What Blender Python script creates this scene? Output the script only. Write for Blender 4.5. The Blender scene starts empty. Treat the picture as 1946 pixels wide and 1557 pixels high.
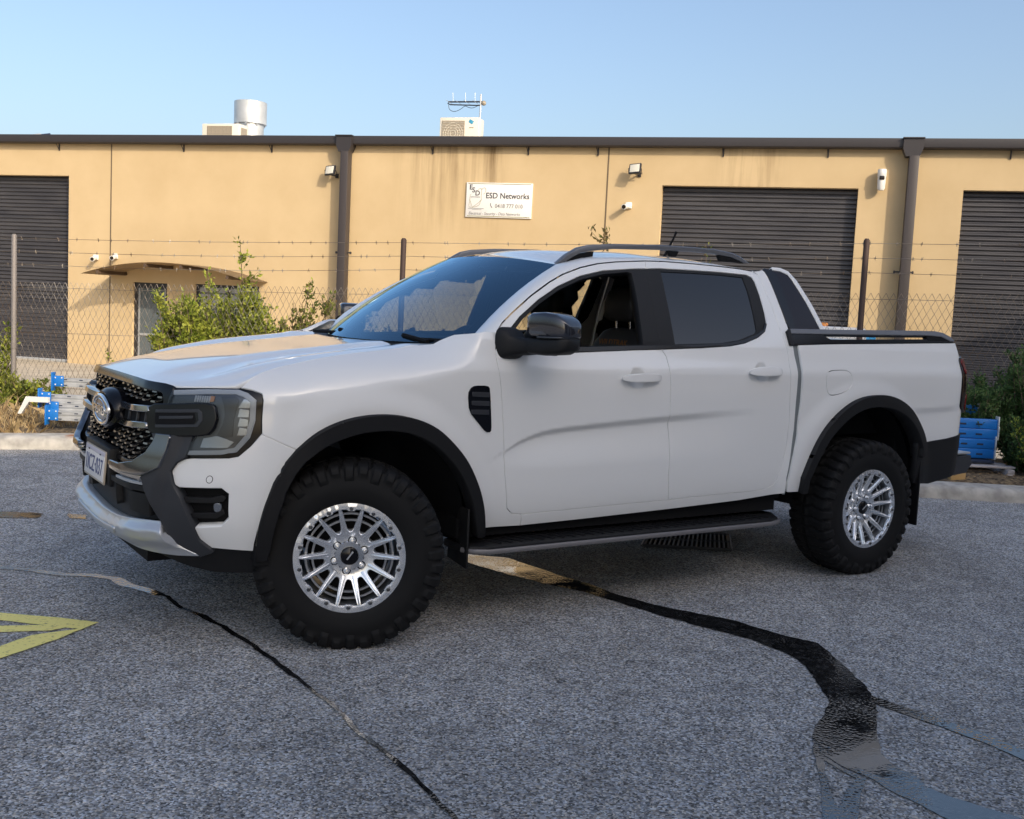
import bpy, bmesh, math, random
from mathutils import Vector, Matrix, noise
from mathutils.geometry import delaunay_2d_cdt
random.seed(7)
SC = bpy.context.scene
COL = SC.collection
PI = math.pi
# ---------------------------------------------------------------- camera
CAM_LOC = (-1.977, -4.998, 1.465)
_yaw, _pit, _rol = math.radians(33.602), math.radians(5.303), math.radians(-2.746)
cam = bpy.data.cameras.new('camera'); cam_ob = bpy.data.objects.new('camera', cam); COL.objects.link(cam_ob)
_f = Vector((math.sin(_yaw)*math.cos(_pit), math.cos(_yaw)*math.cos(_pit), -math.sin(_pit)))
_r = Vector((math.cos(_yaw), -math.sin(_yaw), 0)); _d = _f.cross(_r)
_r2 = _r*math.cos(_rol)+_d*math.sin(_rol); _d2 = _d*math.cos(_rol)-_r*math.sin(_rol)
cam_ob.matrix_world = Matrix(((_r2.x, -_d2.x, -_f.x, CAM_LOC[0]), (_r2.y, -_d2.y, -_f.y, CAM_LOC[1]), (_r2.z, -_d2.z, -_f.z, CAM_LOC[2]), (0, 0, 0, 1)))
cam.sensor_fit = 'HORIZONTAL'; cam.sensor_width = 36; cam.lens = 2020/1946*36
cam.clip_start = .05; cam.clip_end = 3000
SC.camera = cam_ob
SC.render.resolution_x = 1024; SC.render.resolution_y = 819
# ---------------------------------------------------------------- light
SUN_EL = math.radians(28.5)
SUN_H = Vector((.026, -1.0, 0)).normalized()          # horizontal direction towards the sun
SUN_DIR = Vector((SUN_H.x*math.cos(SUN_EL), SUN_H.y*math.cos(SUN_EL), math.sin(SUN_EL)))
world = bpy.data.worlds.new('World'); SC.world = world; world.use_nodes = True
nt = world.node_tree; nt.nodes.clear()
out = nt.nodes.new('ShaderNodeOutputWorld'); bg = nt.nodes.new('ShaderNodeBackground'); sky = nt.nodes.new('ShaderNodeTexSky')
sky.sky_type = 'NISHITA'; sky.sun_disc = False; sky.sun_elevation = SUN_EL
sky.sun_rotation = math.atan2(SUN_H.x, SUN_H.y)
sky.air_density = 1.0; sky.dust_density = 4.2; sky.ozone_density = 1.6; sky.altitude = 20
bg.inputs['Strength'].default_value = .15
nt.links.new(sky.outputs[0], bg.inputs['Color']); nt.links.new(bg.outputs[0], out.inputs['Surface'])
sl = bpy.data.lights.new('sun', 'SUN'); sl.energy = 2.15; sl.angle = math.radians(.53); sl.color = (1, .86, .66)
so = bpy.data.objects.new('sun', sl); COL.objects.link(so)
so.rotation_euler = SUN_DIR.to_track_quat('Z', 'Y').to_euler()
SC.view_settings.view_transform = 'Standard'; SC.view_settings.look = 'None'
SC.view_settings.exposure = .62; SC.view_settings.gamma = 1
# ---------------------------------------------------------------- materials
MATS = {}
def mat(name, col, rough=.5, metal=0, coat=0, spec=.5, crough=.03):
    m = bpy.data.materials.new(name); m.use_nodes = True
    b = m.node_tree.nodes['Principled BSDF']
    b.inputs['Base Color'].default_value = (*col, 1); b.inputs['Roughness'].default_value = rough
    b.inputs['Metallic'].default_value = metal; b.inputs['Coat Weight'].default_value = coat
    b.inputs['Coat Roughness'].default_value = crough
    b.inputs['Specular IOR Level'].default_value = spec
    MATS[name] = m
    return m
def N(m, t, **kw):
    n = m.node_tree.nodes.new(t)
    for k, v in kw.items():
        if k in n.inputs: n.inputs[k].default_value = v
        else: setattr(n, k, v)
    return n
def L(m, a, b): m.node_tree.links.new(a, b)
def bsdf(m): return m.node_tree.nodes['Principled BSDF']
def vary(m, a, b, scale=5, detail=4, coord='Object', dist=0, rough=None, lo=.35, hi=.65, stretch=None):
    """base colour wanders between a and b"""
    tc = N(m, 'ShaderNodeTexCoord'); nz = N(m, 'ShaderNodeTexNoise', Scale=scale, Detail=detail, Distortion=dist)
    src = tc.outputs[coord]
    if stretch:
        mp = N(m, 'ShaderNodeMapping'); mp.inputs['Scale'].default_value = stretch; L(m, src, mp.inputs[0]); src = mp.outputs[0]
    L(m, src, nz.inputs['Vector'])
    r = N(m, 'ShaderNodeValToRGB'); r.color_ramp.elements[0].position = lo; r.color_ramp.elements[1].position = hi
    r.color_ramp.elements[0].color = (*a, 1); r.color_ramp.elements[1].color = (*b, 1)
    L(m, nz.outputs['Fac'], r.inputs[0]); L(m, r.outputs[0], bsdf(m).inputs['Base Color'])
    if rough:
        rr = N(m, 'ShaderNodeMapRange'); rr.inputs['To Min'].default_value = rough[0]; rr.inputs['To Max'].default_value = rough[1]
        L(m, nz.outputs['Fac'], rr.inputs['Value']); L(m, rr.outputs[0], bsdf(m).inputs['Roughness'])
    return m, r, src
def bump(m, scale=200, strength=.2, dist=.01, detail=3, coord='Object'):
    tc = N(m, 'ShaderNodeTexCoord'); nz = N(m, 'ShaderNodeTexNoise', Scale=scale, Detail=detail)
    L(m, tc.outputs[coord], nz.inputs['Vector'])
    b = N(m, 'ShaderNodeBump', Strength=strength, Distance=dist)
    L(m, nz.outputs['Fac'], b.inputs['Height']); L(m, b.outputs[0], bsdf(m).inputs['Normal'])
    return m
def glassmat(name, tint, base_refl=.06, gloss=(1, 1, 1), rough=0.0):
    m = bpy.data.materials.new(name); m.use_nodes = True; m.node_tree.nodes.clear()
    o = N(m, 'ShaderNodeOutputMaterial'); mx = N(m, 'ShaderNodeMixShader'); tr = N(m, 'ShaderNodeBsdfTransparent'); gl = N(m, 'ShaderNodeBsdfGlossy')
    tr.inputs[0].default_value = (*tint, 1); gl.inputs['Color'].default_value = (*gloss, 1); gl.inputs['Roughness'].default_value = rough
    fr = N(m, 'ShaderNodeFresnel', IOR=1.5); ma = N(m, 'ShaderNodeMath', operation='ADD'); ma.inputs[1].default_value = base_refl; ma.use_clamp = True
    L(m, fr.outputs[0], ma.inputs[0]); L(m, ma.outputs[0], mx.inputs[0]); L(m, tr.outputs[0], mx.inputs[1]); L(m, gl.outputs[0], mx.inputs[2]); L(m, mx.outputs[0], o.inputs[0])
    MATS[name] = m
    return m
# ---------------------------------------------------------------- object helpers
def link(o, parent=None):
    COL.objects.link(o)
    if parent: o.parent = parent
    return o
def empty(name, loc=(0, 0, 0), rz=0, parent=None):
    o = bpy.data.objects.new(name, None); o.location = loc; o.rotation_euler = (0, 0, rz); o.empty_display_size = .2
    return link(o, parent)
def tag(o, label=None, cat=None, group=None, kind=None):
    if label: o['label'] = label
    if cat: o['category'] = cat
    if group: o['group'] = group
    if kind: o['kind'] = kind
    return o
def obj(name, bm, m, parent=None, smooth=None):
    me = bpy.data.meshes.new(name); bm.normal_update(); bm.to_mesh(me); bm.free()
    for x in (m if isinstance(m, (list, tuple)) else [m]): me.materials.append(x)
    if smooth is not None:
        for f in me.polygons: f.use_smooth = True
        if smooth < 180: me.set_sharp_from_angle(angle=math.radians(smooth))
    return link(bpy.data.objects.new(name, me), parent)
def box(bm, c, s, rot=None, bev=0, mi=0, seg=2):
    M = Matrix.Translation(c) @ (rot.to_4x4() if rot else Matrix.Identity(4)) @ Matrix.Diagonal((*s, 1))
    r = bmesh.ops.create_cube(bm, size=1, matrix=M)
    fs = set(f for v in r['verts'] for f in v.link_faces)
    if bev:
        es = list(set(e for v in r['verts'] for e in v.link_edges))
        q = bmesh.ops.bevel(bm, geom=es, offset=bev, segments=seg, profile=.5, affect='EDGES')
        fs = set(q['faces']) | set(f for f in fs if f.is_valid)
    for f in fs:
        if f.is_valid: f.material_index = mi
def frame_of(d):
    d = Vector(d).normalized(); a = Vector((0, 0, 1)) if abs(d.z) < .9 else Vector((1, 0, 0))
    u = d.cross(a).normalized(); return u, d.cross(u).normalized()
def tube(bm, pts, r, n=8, cap=True, mi=0, closed=False):
    pts = [Vector(p) for p in pts]; R = r if isinstance(r, (list, tuple)) else [r]*len(pts)
    rings = []; u = None
    for i, p in enumerate(pts):
        a = pts[i-1] if i else (pts[-1] if closed else p); b = pts[i+1] if i+1 < len(pts) else (pts[0] if closed else p)
        d = (b-a)
        if d.length < 1e-9: d = Vector((0, 0, 1))
        d.normalize()
        if u is None: u, v = frame_of(d)
        else:
            u = (u-d*u.dot(d))
            if u.length < 1e-6: u, _ = frame_of(d)
            u.normalize(); v = d.cross(u)
        rings.append([bm.verts.new(p+(u*math.cos(2*PI*k/n)+v*math.sin(2*PI*k/n))*R[i]) for k in range(n)])
    m = len(rings)
    for i in range(m if closed else m-1):
        A, B = rings[i], rings[(i+1) % m]
        for k in range(n):
            f = bm.faces.new((A[k], A[(k+1) % n], B[(k+1) % n], B[k])); f.material_index = mi
    if cap and not closed:
        for q in (rings[0][::-1], rings[-1]):
            f = bm.faces.new(q); f.material_index = mi
def lathe(bm, prof, n=48, M=None, mi=0, close=False):
    """prof: (r, h) pairs revolved round local Z"""
    M = M or Matrix.Identity(4); rings = []
    for r, h in prof:
        rings.append([bm.verts.new(M @ Vector((r*math.cos(2*PI*k/n), r*math.sin(2*PI*k/n), h))) for k in range(n)])
    for A, B in zip(rings, rings[1:]+([rings[0]] if close else [])):
        for k in range(n):
            f = bm.faces.new((A[k], A[(k+1) % n], B[(k+1) % n], B[k])); f.material_index = mi
    return rings
def sheet(bm, pts, z=None, mi=0):
    f = bm.faces.new([bm.verts.new(p if z is None else (p[0], p[1], z)) for p in pts]); f.material_index = mi
    return f
def grid_mesh(bm, P, mi=0, flip=False):
    V = [[bm.verts.new(p) for p in row] for row in P]
    for i in range(len(V)-1):
        for j in range(len(V[0])-1):
            q = (V[i][j], V[i+1][j], V[i+1][j+1], V[i][j+1])
            f = bm.faces.new(q[::-1] if flip else q); f.material_index = mi
    return V
def prism(bm, poly, fn0, fn1, mi=0):
    """closed prism between two maps of the same 2-D outline"""
    a = [bm.verts.new(fn0(p)) for p in poly]; b = [bm.verts.new(fn1(p)) for p in poly]; n = len(poly)
    fs = [bm.faces.new(a), bm.faces.new(b[::-1])]
    for i in range(n): fs.append(bm.faces.new((a[i], b[i], b[(i+1) % n], a[(i+1) % n])))
    for f in fs: f.material_index = mi
def text_obj(name, body, size, m, M, parent=None, ext=.002, align='CENTER', shear=0, space=1, bold=0, xs=1):
    cu = bpy.data.curves.new(name, 'FONT'); cu.body = body; cu.size = size; cu.extrude = ext; cu.align_x = align; cu.align_y = 'CENTER'
    cu.shear = shear; cu.space_character = space; cu.offset = bold; cu.resolution_u = 3
    t = bpy.data.objects.new(name, cu); COL.objects.link(t)
    dg = bpy.context.evaluated_depsgraph_get(); dg.update()
    me = bpy.data.meshes.new_from_object(t.evaluated_get(dg)); bpy.data.objects.remove(t)
    me.materials.clear(); me.materials.append(m); me.name = name
    me.transform(M @ Matrix.Diagonal((xs, 1, 1, 1)))
    return link(bpy.data.objects.new(name, me), parent)
def chaikin(P, it=2, r=.22, keep=()):
    for _ in range(it):
        Q = []
        for i in range(len(P)):
            a, b = P[i], P[(i+1) % len(P)]
            Q.append((a[0]+(b[0]-a[0])*r, a[1]+(b[1]-a[1])*r)); Q.append((b[0]+(a[0]-b[0])*r, b[1]+(a[1]-b[1])*r))
        P = Q
    return P
def dens(P, res):
    Q = []
    for i in range(len(P)):
        a, b = P[i], P[(i+1) % len(P)]
        n = max(1, int(math.ceil(math.hypot(b[0]-a[0], b[1]-a[1])/res)))
        for k in range(n): Q.append((a[0]+(b[0]-a[0])*k/n, a[1]+(b[1]-a[1])*k/n))
    return Q
def area2(P): return sum(P[i][0]*P[(i+1) % len(P)][1]-P[(i+1) % len(P)][0]*P[i][1] for i in range(len(P)))/2
def inset(P, g):
    n = len(P); sg = 1 if area2(P) > 0 else -1; Q = []
    for i in range(n):
        a, p, b = P[i-1], P[i], P[(i+1) % n]
        d1 = (p[0]-a[0], p[1]-a[1]); d2 = (b[0]-p[0], b[1]-p[1])
        l1 = math.hypot(*d1) or 1; l2 = math.hypot(*d2) or 1
        nx = -(d1[1]/l1+d2[1]/l2); ny = d1[0]/l1+d2[0]/l2
        l = math.hypot(nx, ny) or 1
        Q.append((p[0]+sg*g*nx/l, p[1]+sg*g*ny/l))
    return Q
def inside(p, P):
    c = False; x, y = p; n = len(P); j = n-1
    for i in range(n):
        (xi, yi), (xj, yj) = P[i], P[j]
        if (yi > y) != (yj > y) and x < (xj-xi)*(y-yi)/(yj-yi)+xi: c = not c
        j = i
    return c
def smooth_open(P, it=2):
    for _ in range(it):
        Q = [P[0]]
        for a, b in zip(P, P[1:]):
            Q += [(a[0]*.75+b[0]*.25, a[1]*.75+b[1]*.25), (a[0]*.25+b[0]*.75, a[1]*.25+b[1]*.75)]
        P = Q+[P[-1]]
    return P
def tri2d(poly, holes, res):
    loops = [dens(poly, res)]+[dens(h, res) for h in holes]
    pts = []; edges = []
    for lp in loops:
        o = len(pts); pts += lp; edges += [(o+i, o+(i+1) % len(lp)) for i in range(len(lp))]
    nb = len(pts)
    x0 = min(p[0] for p in loops[0]); x1 = max(p[0] for p in loops[0]); y0 = min(p[1] for p in loops[0]); y1 = max(p[1] for p in loops[0])
    # a coarse bucket grid for the distance test
    B = {}
    for p in pts: B.setdefault((int(p[0]//res), int(p[1]//res)), []).append(p)
    i = 0; y = y0+res*.5
    while y < y1:
        x = x0+res*(.5 if i % 2 else 1.0)
        while x < x1:
            cx, cy = int(x//res), int(y//res)
            near = any(math.hypot(x-q[0], y-q[1]) < res*.55 for a in (-1, 0, 1) for b in (-1, 0, 1) for q in B.get((cx+a, cy+b), ()))
            if not near and inside((x, y), loops[0]) and not any(inside((x, y), h) for h in loops[1:]): pts.append((x, y))
            x += res
        y += res*.87; i += 1
    V, E, F, ov, oe, of = delaunay_2d_cdt([Vector(p) for p in pts], edges, [], 0, 1e-6)
    tris = []
    for f in F:
        c = (sum(V[k].x for k in f)/3, sum(V[k].y for k in f)/3)
        if inside(c, loops[0]) and not any(inside(c, h) for h in loops[1:]): tris.append(tuple(f))
    return [(v.x, v.y) for v in V], tris
def panel(name, poly, m, parent, fn, o=0, thick=.012, res=.025, holes=(), gap=0, mirror=False, edge=.0025, rc=0, lab=None):
    """fill a 2-D outline, map it through fn onto a surface, and give it a rolled edge and thickness"""
    if rc: poly = chaikin(poly, rc)
    P = dens(poly, res)
    if gap: P = inset(P, gap)
    V, T = tri2d(P, [inset(dens(h, res), gap) if gap else h for h in holes], res)
    of = o if callable(o) else (lambda a, b: o)
    h = 1e-3; pos = []; nor = []
    def S(a, b):
        p = Vector(fn(a, b)); da = Vector(fn(a+h, b))-Vector(fn(a-h, b)); db = Vector(fn(a, b+h))-Vector(fn(a, b-h))
        n = da.cross(db)
        return p, (n.normalized() if n.length > 1e-12 else Vector((0, 0, 1)))
    def full(a, b):
        p, n = S(a, b); return p+n*of(a, b)
    for a, b in V:
        p, n = S(a, b)
        if callable(o):
            da = full(a+h, b)-full(a-h, b); db = full(a, b+h)-full(a, b-h); p = p+n*o(a, b); n = da.cross(db).normalized()
        else: p = p+n*o
        pos.append(p); nor.append(n)
    # orient so that triangles agree with the normals
    faces = []
    for t in T:
        a, b, c = (pos[k] for k in t); g = (b-a).cross(c-a)
        faces.append(t if g.dot(nor[t[0]]+nor[t[1]]+nor[t[2]]) > 0 else t[::-1])
    cnt = {}
    for t in faces:
        for i in range(3):
            e = (t[i], t[(i+1) % 3]); cnt[e] = 1
    bedges = [e for e in cnt if (e[1], e[0]) not in cnt]
    outv = {}
    for a, b in bedges:
        d = (pos[b]-pos[a]); od = d.cross(nor[a])
        if od.length > 1e-12: od.normalize()
        for k in (a, b): outv[k] = outv.get(k, Vector())+od
    r1 = {}; r2 = {}
    for k, ov in outv.items():
        ov = ov.normalized() if ov.length > 1e-9 else Vector((0, 0, 0)); n = nor[k]
        r1[k] = len(pos); pos.append(pos[k]+ov*edge*.6-n*edge*.6); nor.append((n+ov*1.4).normalized())
        r2[k] = len(pos); pos.append(pos[k]+ov*edge*.6-n*max(thick, edge)); nor.append(ov if ov.length > 0 else n)
    for a, b in bedges:
        faces.append((b, a, r1[a], r1[b])); faces.append((r1[b], r1[a], r2[a], r2[b]))
    res_o = []
    for mir in ((False, True) if mirror else (False,)):
        vs = [(p.x, -p.y if mir else p.y, p.z) for p in pos]; fs = [f[::-1] for f in faces] if mir else faces
        me = bpy.data.meshes.new(name); me.from_pydata(vs, [], fs); me.materials.append(m)
        for f in me.polygons: f.use_smooth = True
        me.normals_split_custom_set_from_vertices([(n.x, -n.y if mir else n.y, n.z) for n in nor])
        ob = link(bpy.data.objects.new(name, me), parent[1 if mir else 0] if isinstance(parent, tuple) else parent)
        if lab: ob['label'] = lab
        res_o.append(ob)
    return res_o if mirror else res_o[0]
def mirror_obj(o, parent=None):
    me = o.data.copy(); me.transform(Matrix.Diagonal((1, -1, 1, 1))); me.flip_normals()
    return link(bpy.data.objects.new(o.name.split('.')[0], me), parent or o.parent)
# ---- the truck's body surface: s runs along the plan outline from the nose centre (s=0) round the corner and down the side
def interp(x, pts):
    if x <= pts[0][0]: return pts[0][1]
    for (a, b), (c, d) in zip(pts, pts[1:]):
        if x <= c:
            t = (x - a) / (c - a)
            return b + (d - b) * t
    return pts[-1][1]
def sinterp(x, pts):
    # monotone smooth (pchip-like) interpolation
    n = len(pts)
    if x <= pts[0][0]: return pts[0][1]
    if x >= pts[-1][0]: return pts[-1][1]
    h = [pts[i+1][0]-pts[i][0] for i in range(n-1)]
    dl = [(pts[i+1][1]-pts[i][1])/h[i] for i in range(n-1)]
    m = [dl[0]] + [0 if dl[i-1]*dl[i] <= 0 else 2*dl[i-1]*dl[i]/(dl[i-1]+dl[i]) for i in range(1, n-1)] + [dl[-1]]
    for i in range(n-1):
        if x <= pts[i+1][0]:
            t = (x-pts[i][0])/h[i]
            return ((2*t**3-3*t*t+1)*pts[i][1] + (t**3-2*t*t+t)*h[i]*m[i]
                    + (-2*t**3+3*t*t)*pts[i+1][1] + (t**3-t*t)*h[i]*m[i+1])
def sstep(a, b, x):
    t = max(0.0, min(1.0, (x-a)/(b-a)))
    return t*t*(3-2*t)
HW = 0.925
DISH = [.018]
def _plan():
    P = []
    F = [(0, -.836), (.3, -.835), (.45, -.826), (.55, -.798), (.63, -.757), (.70, -.70), (.80, -.59), (.87, -.47), (.91, -.34), (HW, -.20)]
    def bez(a, b, c, d, n):
        for i in range(1, n+1):
            t = i/n; u = 1-t
            P.append(tuple(u**3*a[k]+3*u*u*t*b[k]+3*u*t*t*c[k]+t**3*d[k] for k in (0, 1)))
    for i in range(91):
        y = .80*i/90; P.append((sinterp(y, F), y))
    bez((-.59, .80), (-.49, .875), (-.36, HW), (-.20, HW), 40)
    for i in range(1, 401): P.append((-0.20+4.32*i/400, HW))
    bez((4.12, HW), (4.20, HW), (4.25, .90), (4.28, .80), 30)
    for i in range(1, 41): P.append((4.28+.05*(1-(1-i/40)**2), .80*(1-i/40)))
    S = [0.0]
    for a, b in zip(P, P[1:]): S.append(S[-1]+((a[0]-b[0])**2+(a[1]-b[1])**2)**.5)
    return P, S
PLAN, PS = _plan()
import bisect as _bis
def base(s):
    s = max(0.0, min(PS[-1]-1e-6, s))
    i = max(0, min(len(PS)-2, _bis.bisect_right(PS, s)-1))
    t = (s-PS[i])/(PS[i+1]-PS[i])
    return (PLAN[i][0]+(PLAN[i+1][0]-PLAN[i][0])*t, PLAN[i][1]+(PLAN[i+1][1]-PLAN[i][1])*t)
S_SIDE = PS[130]             # where x = -0.20 and the side runs straight
def s_of_x(x): return S_SIDE + (x+0.20)
DZ = [(.25, .10), (.36, .045), (.45, -.005), (.54, -.032), (.62, -.040), (.70, -.040), (.80, -.026), (.90, -.006), (1.0, .008), (1.07, .02), (1.11, .036), (1.20, .11)]
YL = [(.30, .84), (.42, .872), (.50, .895), (.56, .908), (.65, .918), (.80, .925), (1.0, .93), (1.12, .9325), (1.18, .9315), (1.198, .9285), (1.26, .9075), (1.33, .887)]
ZS = [(-.9, 1.02), (-.575, 1.10), (-.535, 1.140), (-.47, 1.170), (-.28, 1.205), (-.10, 1.236), (.04, 1.254), (.2, 1.272), (.4, 1.32), (.52, 1.40), (.6, 1.54), (.8, 1.8), (1.2, 2.2)]
CREASE = [(.62, .775), (.70, .82), (.80, .872), (.95, .912), (1.15, .931), (1.6, .962), (2.0, .985), (2.4, 1.005)]
def side_y(x, z):
    if z <= 1.33: y = sinterp(z, YL)
    else:
        q = z-1.33
        y = .887-.40*q-.25*q*q
    zs = sinterp(x, ZS)
    w = max(0.0, (z-(zs-.16))/.16)
    y = y-.150*min(w, 1.3)**2.4
    # scooped panel under the door crease
    if .55 < x < 2.5 and z < 1.08:
        zc = sinterp(x, CREASE); zb = interp(x, [(.62, .745), (1.6, .765), (2.4, .775)])
        t = (zc-z)/max(.03, zc-zb)
        if t > -.06:
            g = sstep(-.03, .20, t)*(1-sstep(.22, 1.2, t))
            y -= .021*g*sstep(.60, .95, x)*(1-sstep(1.6, 2.45, x))
    # finger dishes behind the door handles
    for hx, hz in ((1.466, 1.160), (2.350, 1.195)):
        q = ((x-hx)/.056)**2+((z-hz)/.054)**2
        if q < 1: y -= DISH[0]*(1-q)**1.2
    # small crease on the bedside near the tail
    if x > 3.5 and z < 1.15:
        zc = .985+.03*(x-3.8); t = (zc-z)/.17
        if t > -.06: y -= .012*sstep(-.06, .25, t)*(1-sstep(.25, 1.1, t))*sstep(3.6, 3.8, x)*(1-sstep(4.05, 4.2, x))
    # swell round the wheel arches
    for cx, cz, R in ((0.0, .45, .56), (3.22, .47, .58)):
        d = ((x-cx)**2+(z-cz)**2)**.5-R
        if d < .13 and x > -.45: y += .020*(1-sstep(.0, .13, d))*sstep(-.45, -.2, x)
    return y
def surf(s, z):
    bx, by = base(s)
    w = 1-sstep(-.62, -.15, bx)
    ys = side_y(min(max(bx, -.35), 4.2), z)
    x = bx+sinterp(z, DZ)*w
    if bx > 4.12: x -= .05*sstep(1.1, 1.42, z)*sstep(4.12, 4.28, bx)
    k = ys/HW
    if bx < -.35: k = 1+(k-1)*sstep(.15, .85, by)
    return (x, -by*k, z)
HOODF = [(.0, 1.104), (.35, 1.103), (.60, 1.098), (.64, 1.095), (.80, 1.103), (.93, 1.110)]
_HF = []
def hood_front():
    if not _HF:
        for i in range(32):
            s = .93*i/31; q = surf(s, sinterp(s, HOODF)); _HF.append((-q[1], q[0]+.004, q[2]))
    return _HF
def hood_z(x, y):
    F = hood_front(); ay = abs(y)
    if ay <= F[-1][0]:
        xf = interp(ay, [(a, b) for a, b, c in F]); zf = interp(ay, [(a, c) for a, b, c in F])
    else: xf, zf = F[-1][1]+(ay-F[-1][0])*.6, F[-1][2]
    z = hood_raw(x, y)
    k = 1-sstep(.0, .17, x-xf)
    return z+(zf-hood_raw(xf, y))*k if k > 0 else z
_SR = []
def seam_real():
    if not _SR:
        for x in (-.53, -.50, -.45, -.38, -.28, -.19, -.10, -.03, .04, .13, .23, .30):
            q = surf(s_of_x(x), sinterp(x, ZS)); _SR.append((q[0], q[2], -q[1]))
    return _SR
def hood_raw(x, y):
    zc = sinterp(x, [(-.9, 1.03), (-.84, 1.088), (-.80, 1.116), (-.70, 1.144), (-.526, 1.170), (-.262, 1.209), (.017, 1.241), (.25, 1.268), (.6, 1.29)])
    zs = sinterp(x, [(-.95, 1.0), (-.65, 1.075), (-.52, 1.115)]+[(a, b-.001) for a, b, c in seam_real()]+[(.40, 1.288), (.6, 1.292)])
    a = min(1.15, abs(y)/.775)
    z = zc-(zc-zs)*a**3
    # raised middle with soft shoulders, a shallow valley beside it, a ridge along the wing
    f = sstep(-.85, -.5, x)
    z += f*(.016*(1-sstep(.36, .47, abs(y)))-.004*sstep(.40, .5, abs(y))*(1-sstep(.5, .64, abs(y))))
    z += f*.010*sstep(.56, .66, abs(y))*(1-sstep(.68, .765, abs(y)))
    return z
def ws(u, t):
    # windscreen: u -1..1 across, t 0 at the cowl .. 1 at the roof
    yb, yt = .775*u, .625*u
    xb = .335+.225*abs(u)**2.2; xt = 1.035+.115*abs(u)**2.2
    zb = 1.29+.015*u*u; zt = 1.748-.042*abs(u)**2.2
    b = 4*t*(1-t)
    return (xb+(xt-xb)*t-.018*b, yb+(yt-yb)*t, zb+(zt-zb)*t+.022*b)
def roof_z(x, y):
    zc = sinterp(x, [(1.0, 1.735), (1.1, 1.768), (1.25, 1.792), (1.5, 1.815), (1.8, 1.828), (2.1, 1.828), (2.35, 1.815), (2.55, 1.785), (2.62, 1.76)])
    return zc-.045*(abs(y)/.6)**2.4
# ================================================================= materials of the truck
paint = mat('white_paint', (.80, .80, .79), .32, coat=1.0, spec=.5)
blackpl = bump(mat('black_plastic', (.009, .009, .010), .55, spec=.3), 900, .15, .002)
gloss = mat('gloss_black', (.004, .004, .006), .14, spec=.35)
satin = mat('satin_grey', (.032, .034, .040), .42, spec=.4)
greypl = mat('grey_trim', (.16, .165, .18), .38, metal=.3)
silver = mat('silver_trim', (.55, .57, .60), .34, metal=.55)
chrome = mat('dark_chrome', (.42, .41, .40), .12, metal=1)
polish = mat('polished_dark', (.20, .205, .22), .10, metal=.95)
blade = mat('grille_blade', (.30, .29, .28), .25, metal=.8)
bright = mat('bright_chrome', (.8, .8, .8), .12, metal=1)
matte = mat('matte_black', (.006, .006, .007), .8, spec=.2)
rubber = bump(mat('tyre_rubber', (.0065, .0065, .007), .7, spec=.25), 300, .15, .003)
alloy = mat('machined_alloy', (.80, .82, .85), .27, metal=.85)
alloyd = mat('dark_alloy', (.13, .135, .145), .4, metal=.8)
lampgrey = mat('lamp_reflector', (.05, .054, .062), .25, metal=.2, coat=.3)
lampdark = mat('lamp_bowl', (.02, .021, .026), .25)
drl = mat('light_guide', (.36, .38, .40), .3, coat=.3)
amber = mat('amber_lens', (.5, .22, .08), .3)
lampsil = mat('lamp_silver', (.30, .32, .35), .2, metal=.8)
redlens = mat('red_lens', (.14, .003, .005), .25, spec=.25)
smoked = mat('smoked_lens', (.008, .004, .006), .12, spec=.3)
lensclear = glassmat('clear_lens', (.93, .95, .97), 0, (.7, .75, .85))
wsglass = glassmat('windscreen_glass', (.42, .50, .56), .18, (.50, .78, 1))
tint = glassmat('tinted_glass', (.02, .02, .022), .015)
fartint = glassmat('light_tint_glass', (.62, .64, .62), .03)
leather = bump(mat('seat_leather', (.05, .047, .045), .5), 120, .2, .004)
cabdark = mat('cabin_trim', (.014, .014, .016), .7)
headl = mat('headliner', (.16, .155, .15), .85)
mirrorm = mat('mirror_cap_paint', (.03, .032, .042), .16, metal=.35, coat=1)
plate_w = mat('plate_white', (.72, .70, .70), .4)
plate_t = mat('plate_blue', (.02, .04, .16), .5)
plate_top = mat('plate_band', (.55, .52, .60), .4)
sealm = mat('bed_seal_grey', (.16, .18, .19), .5)
# ================================================================= the truck
TRUCK = tag(empty('pickup_truck'), 'white double-cab pickup truck with silver alloy wheels and black arches parked across the asphalt', 'pickup truck')
def surfS(s, z):
    x, y, zz = surf(abs(s), z)
    return (x, y if s >= 0 else -y, zz)
T2 = (TRUCK, TRUCK)
SX = S_SIDE+.20                                       # s = SX + x along the side
FD_L = [(2.236,.565),(2.209,.712),(2.191,.872),(2.179,.978),(2.16,1.109),(2.143,1.204),(2.138,1.263),(2.146,1.322),(2.163,1.365),(2.204,1.409),(2.267,1.455),(2.397,1.54),(2.531,1.614),(2.624,1.656),(2.744,1.696),(2.862,1.723),(2.992,1.741),(3.194,1.759)]
BGAP = [(3.194,1.759),(3.173,1.674),(3.152,1.499),(3.149,1.318),(3.172,1.271),(3.18,1.214),(3.189,1.138),(3.199,.992),(3.218,.842),(3.225,.646),(3.249,.522)]
FD_B = [(2.965,.519),(2.497,.51),(2.333,.507),(2.272,.516),(2.242,.542)]
FDLO = [(2.192,1.264),(2.196,1.30),(2.204,1.341),(2.233,1.376),(2.306,1.439),(2.436,1.524),(2.569,1.593),(2.728,1.653),(2.885,1.689),(3.093,1.711),(3.182,1.717)]
FBELT = [(2.218,1.26),(2.613,1.282),(2.996,1.301),(3.147,1.306)]
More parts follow.
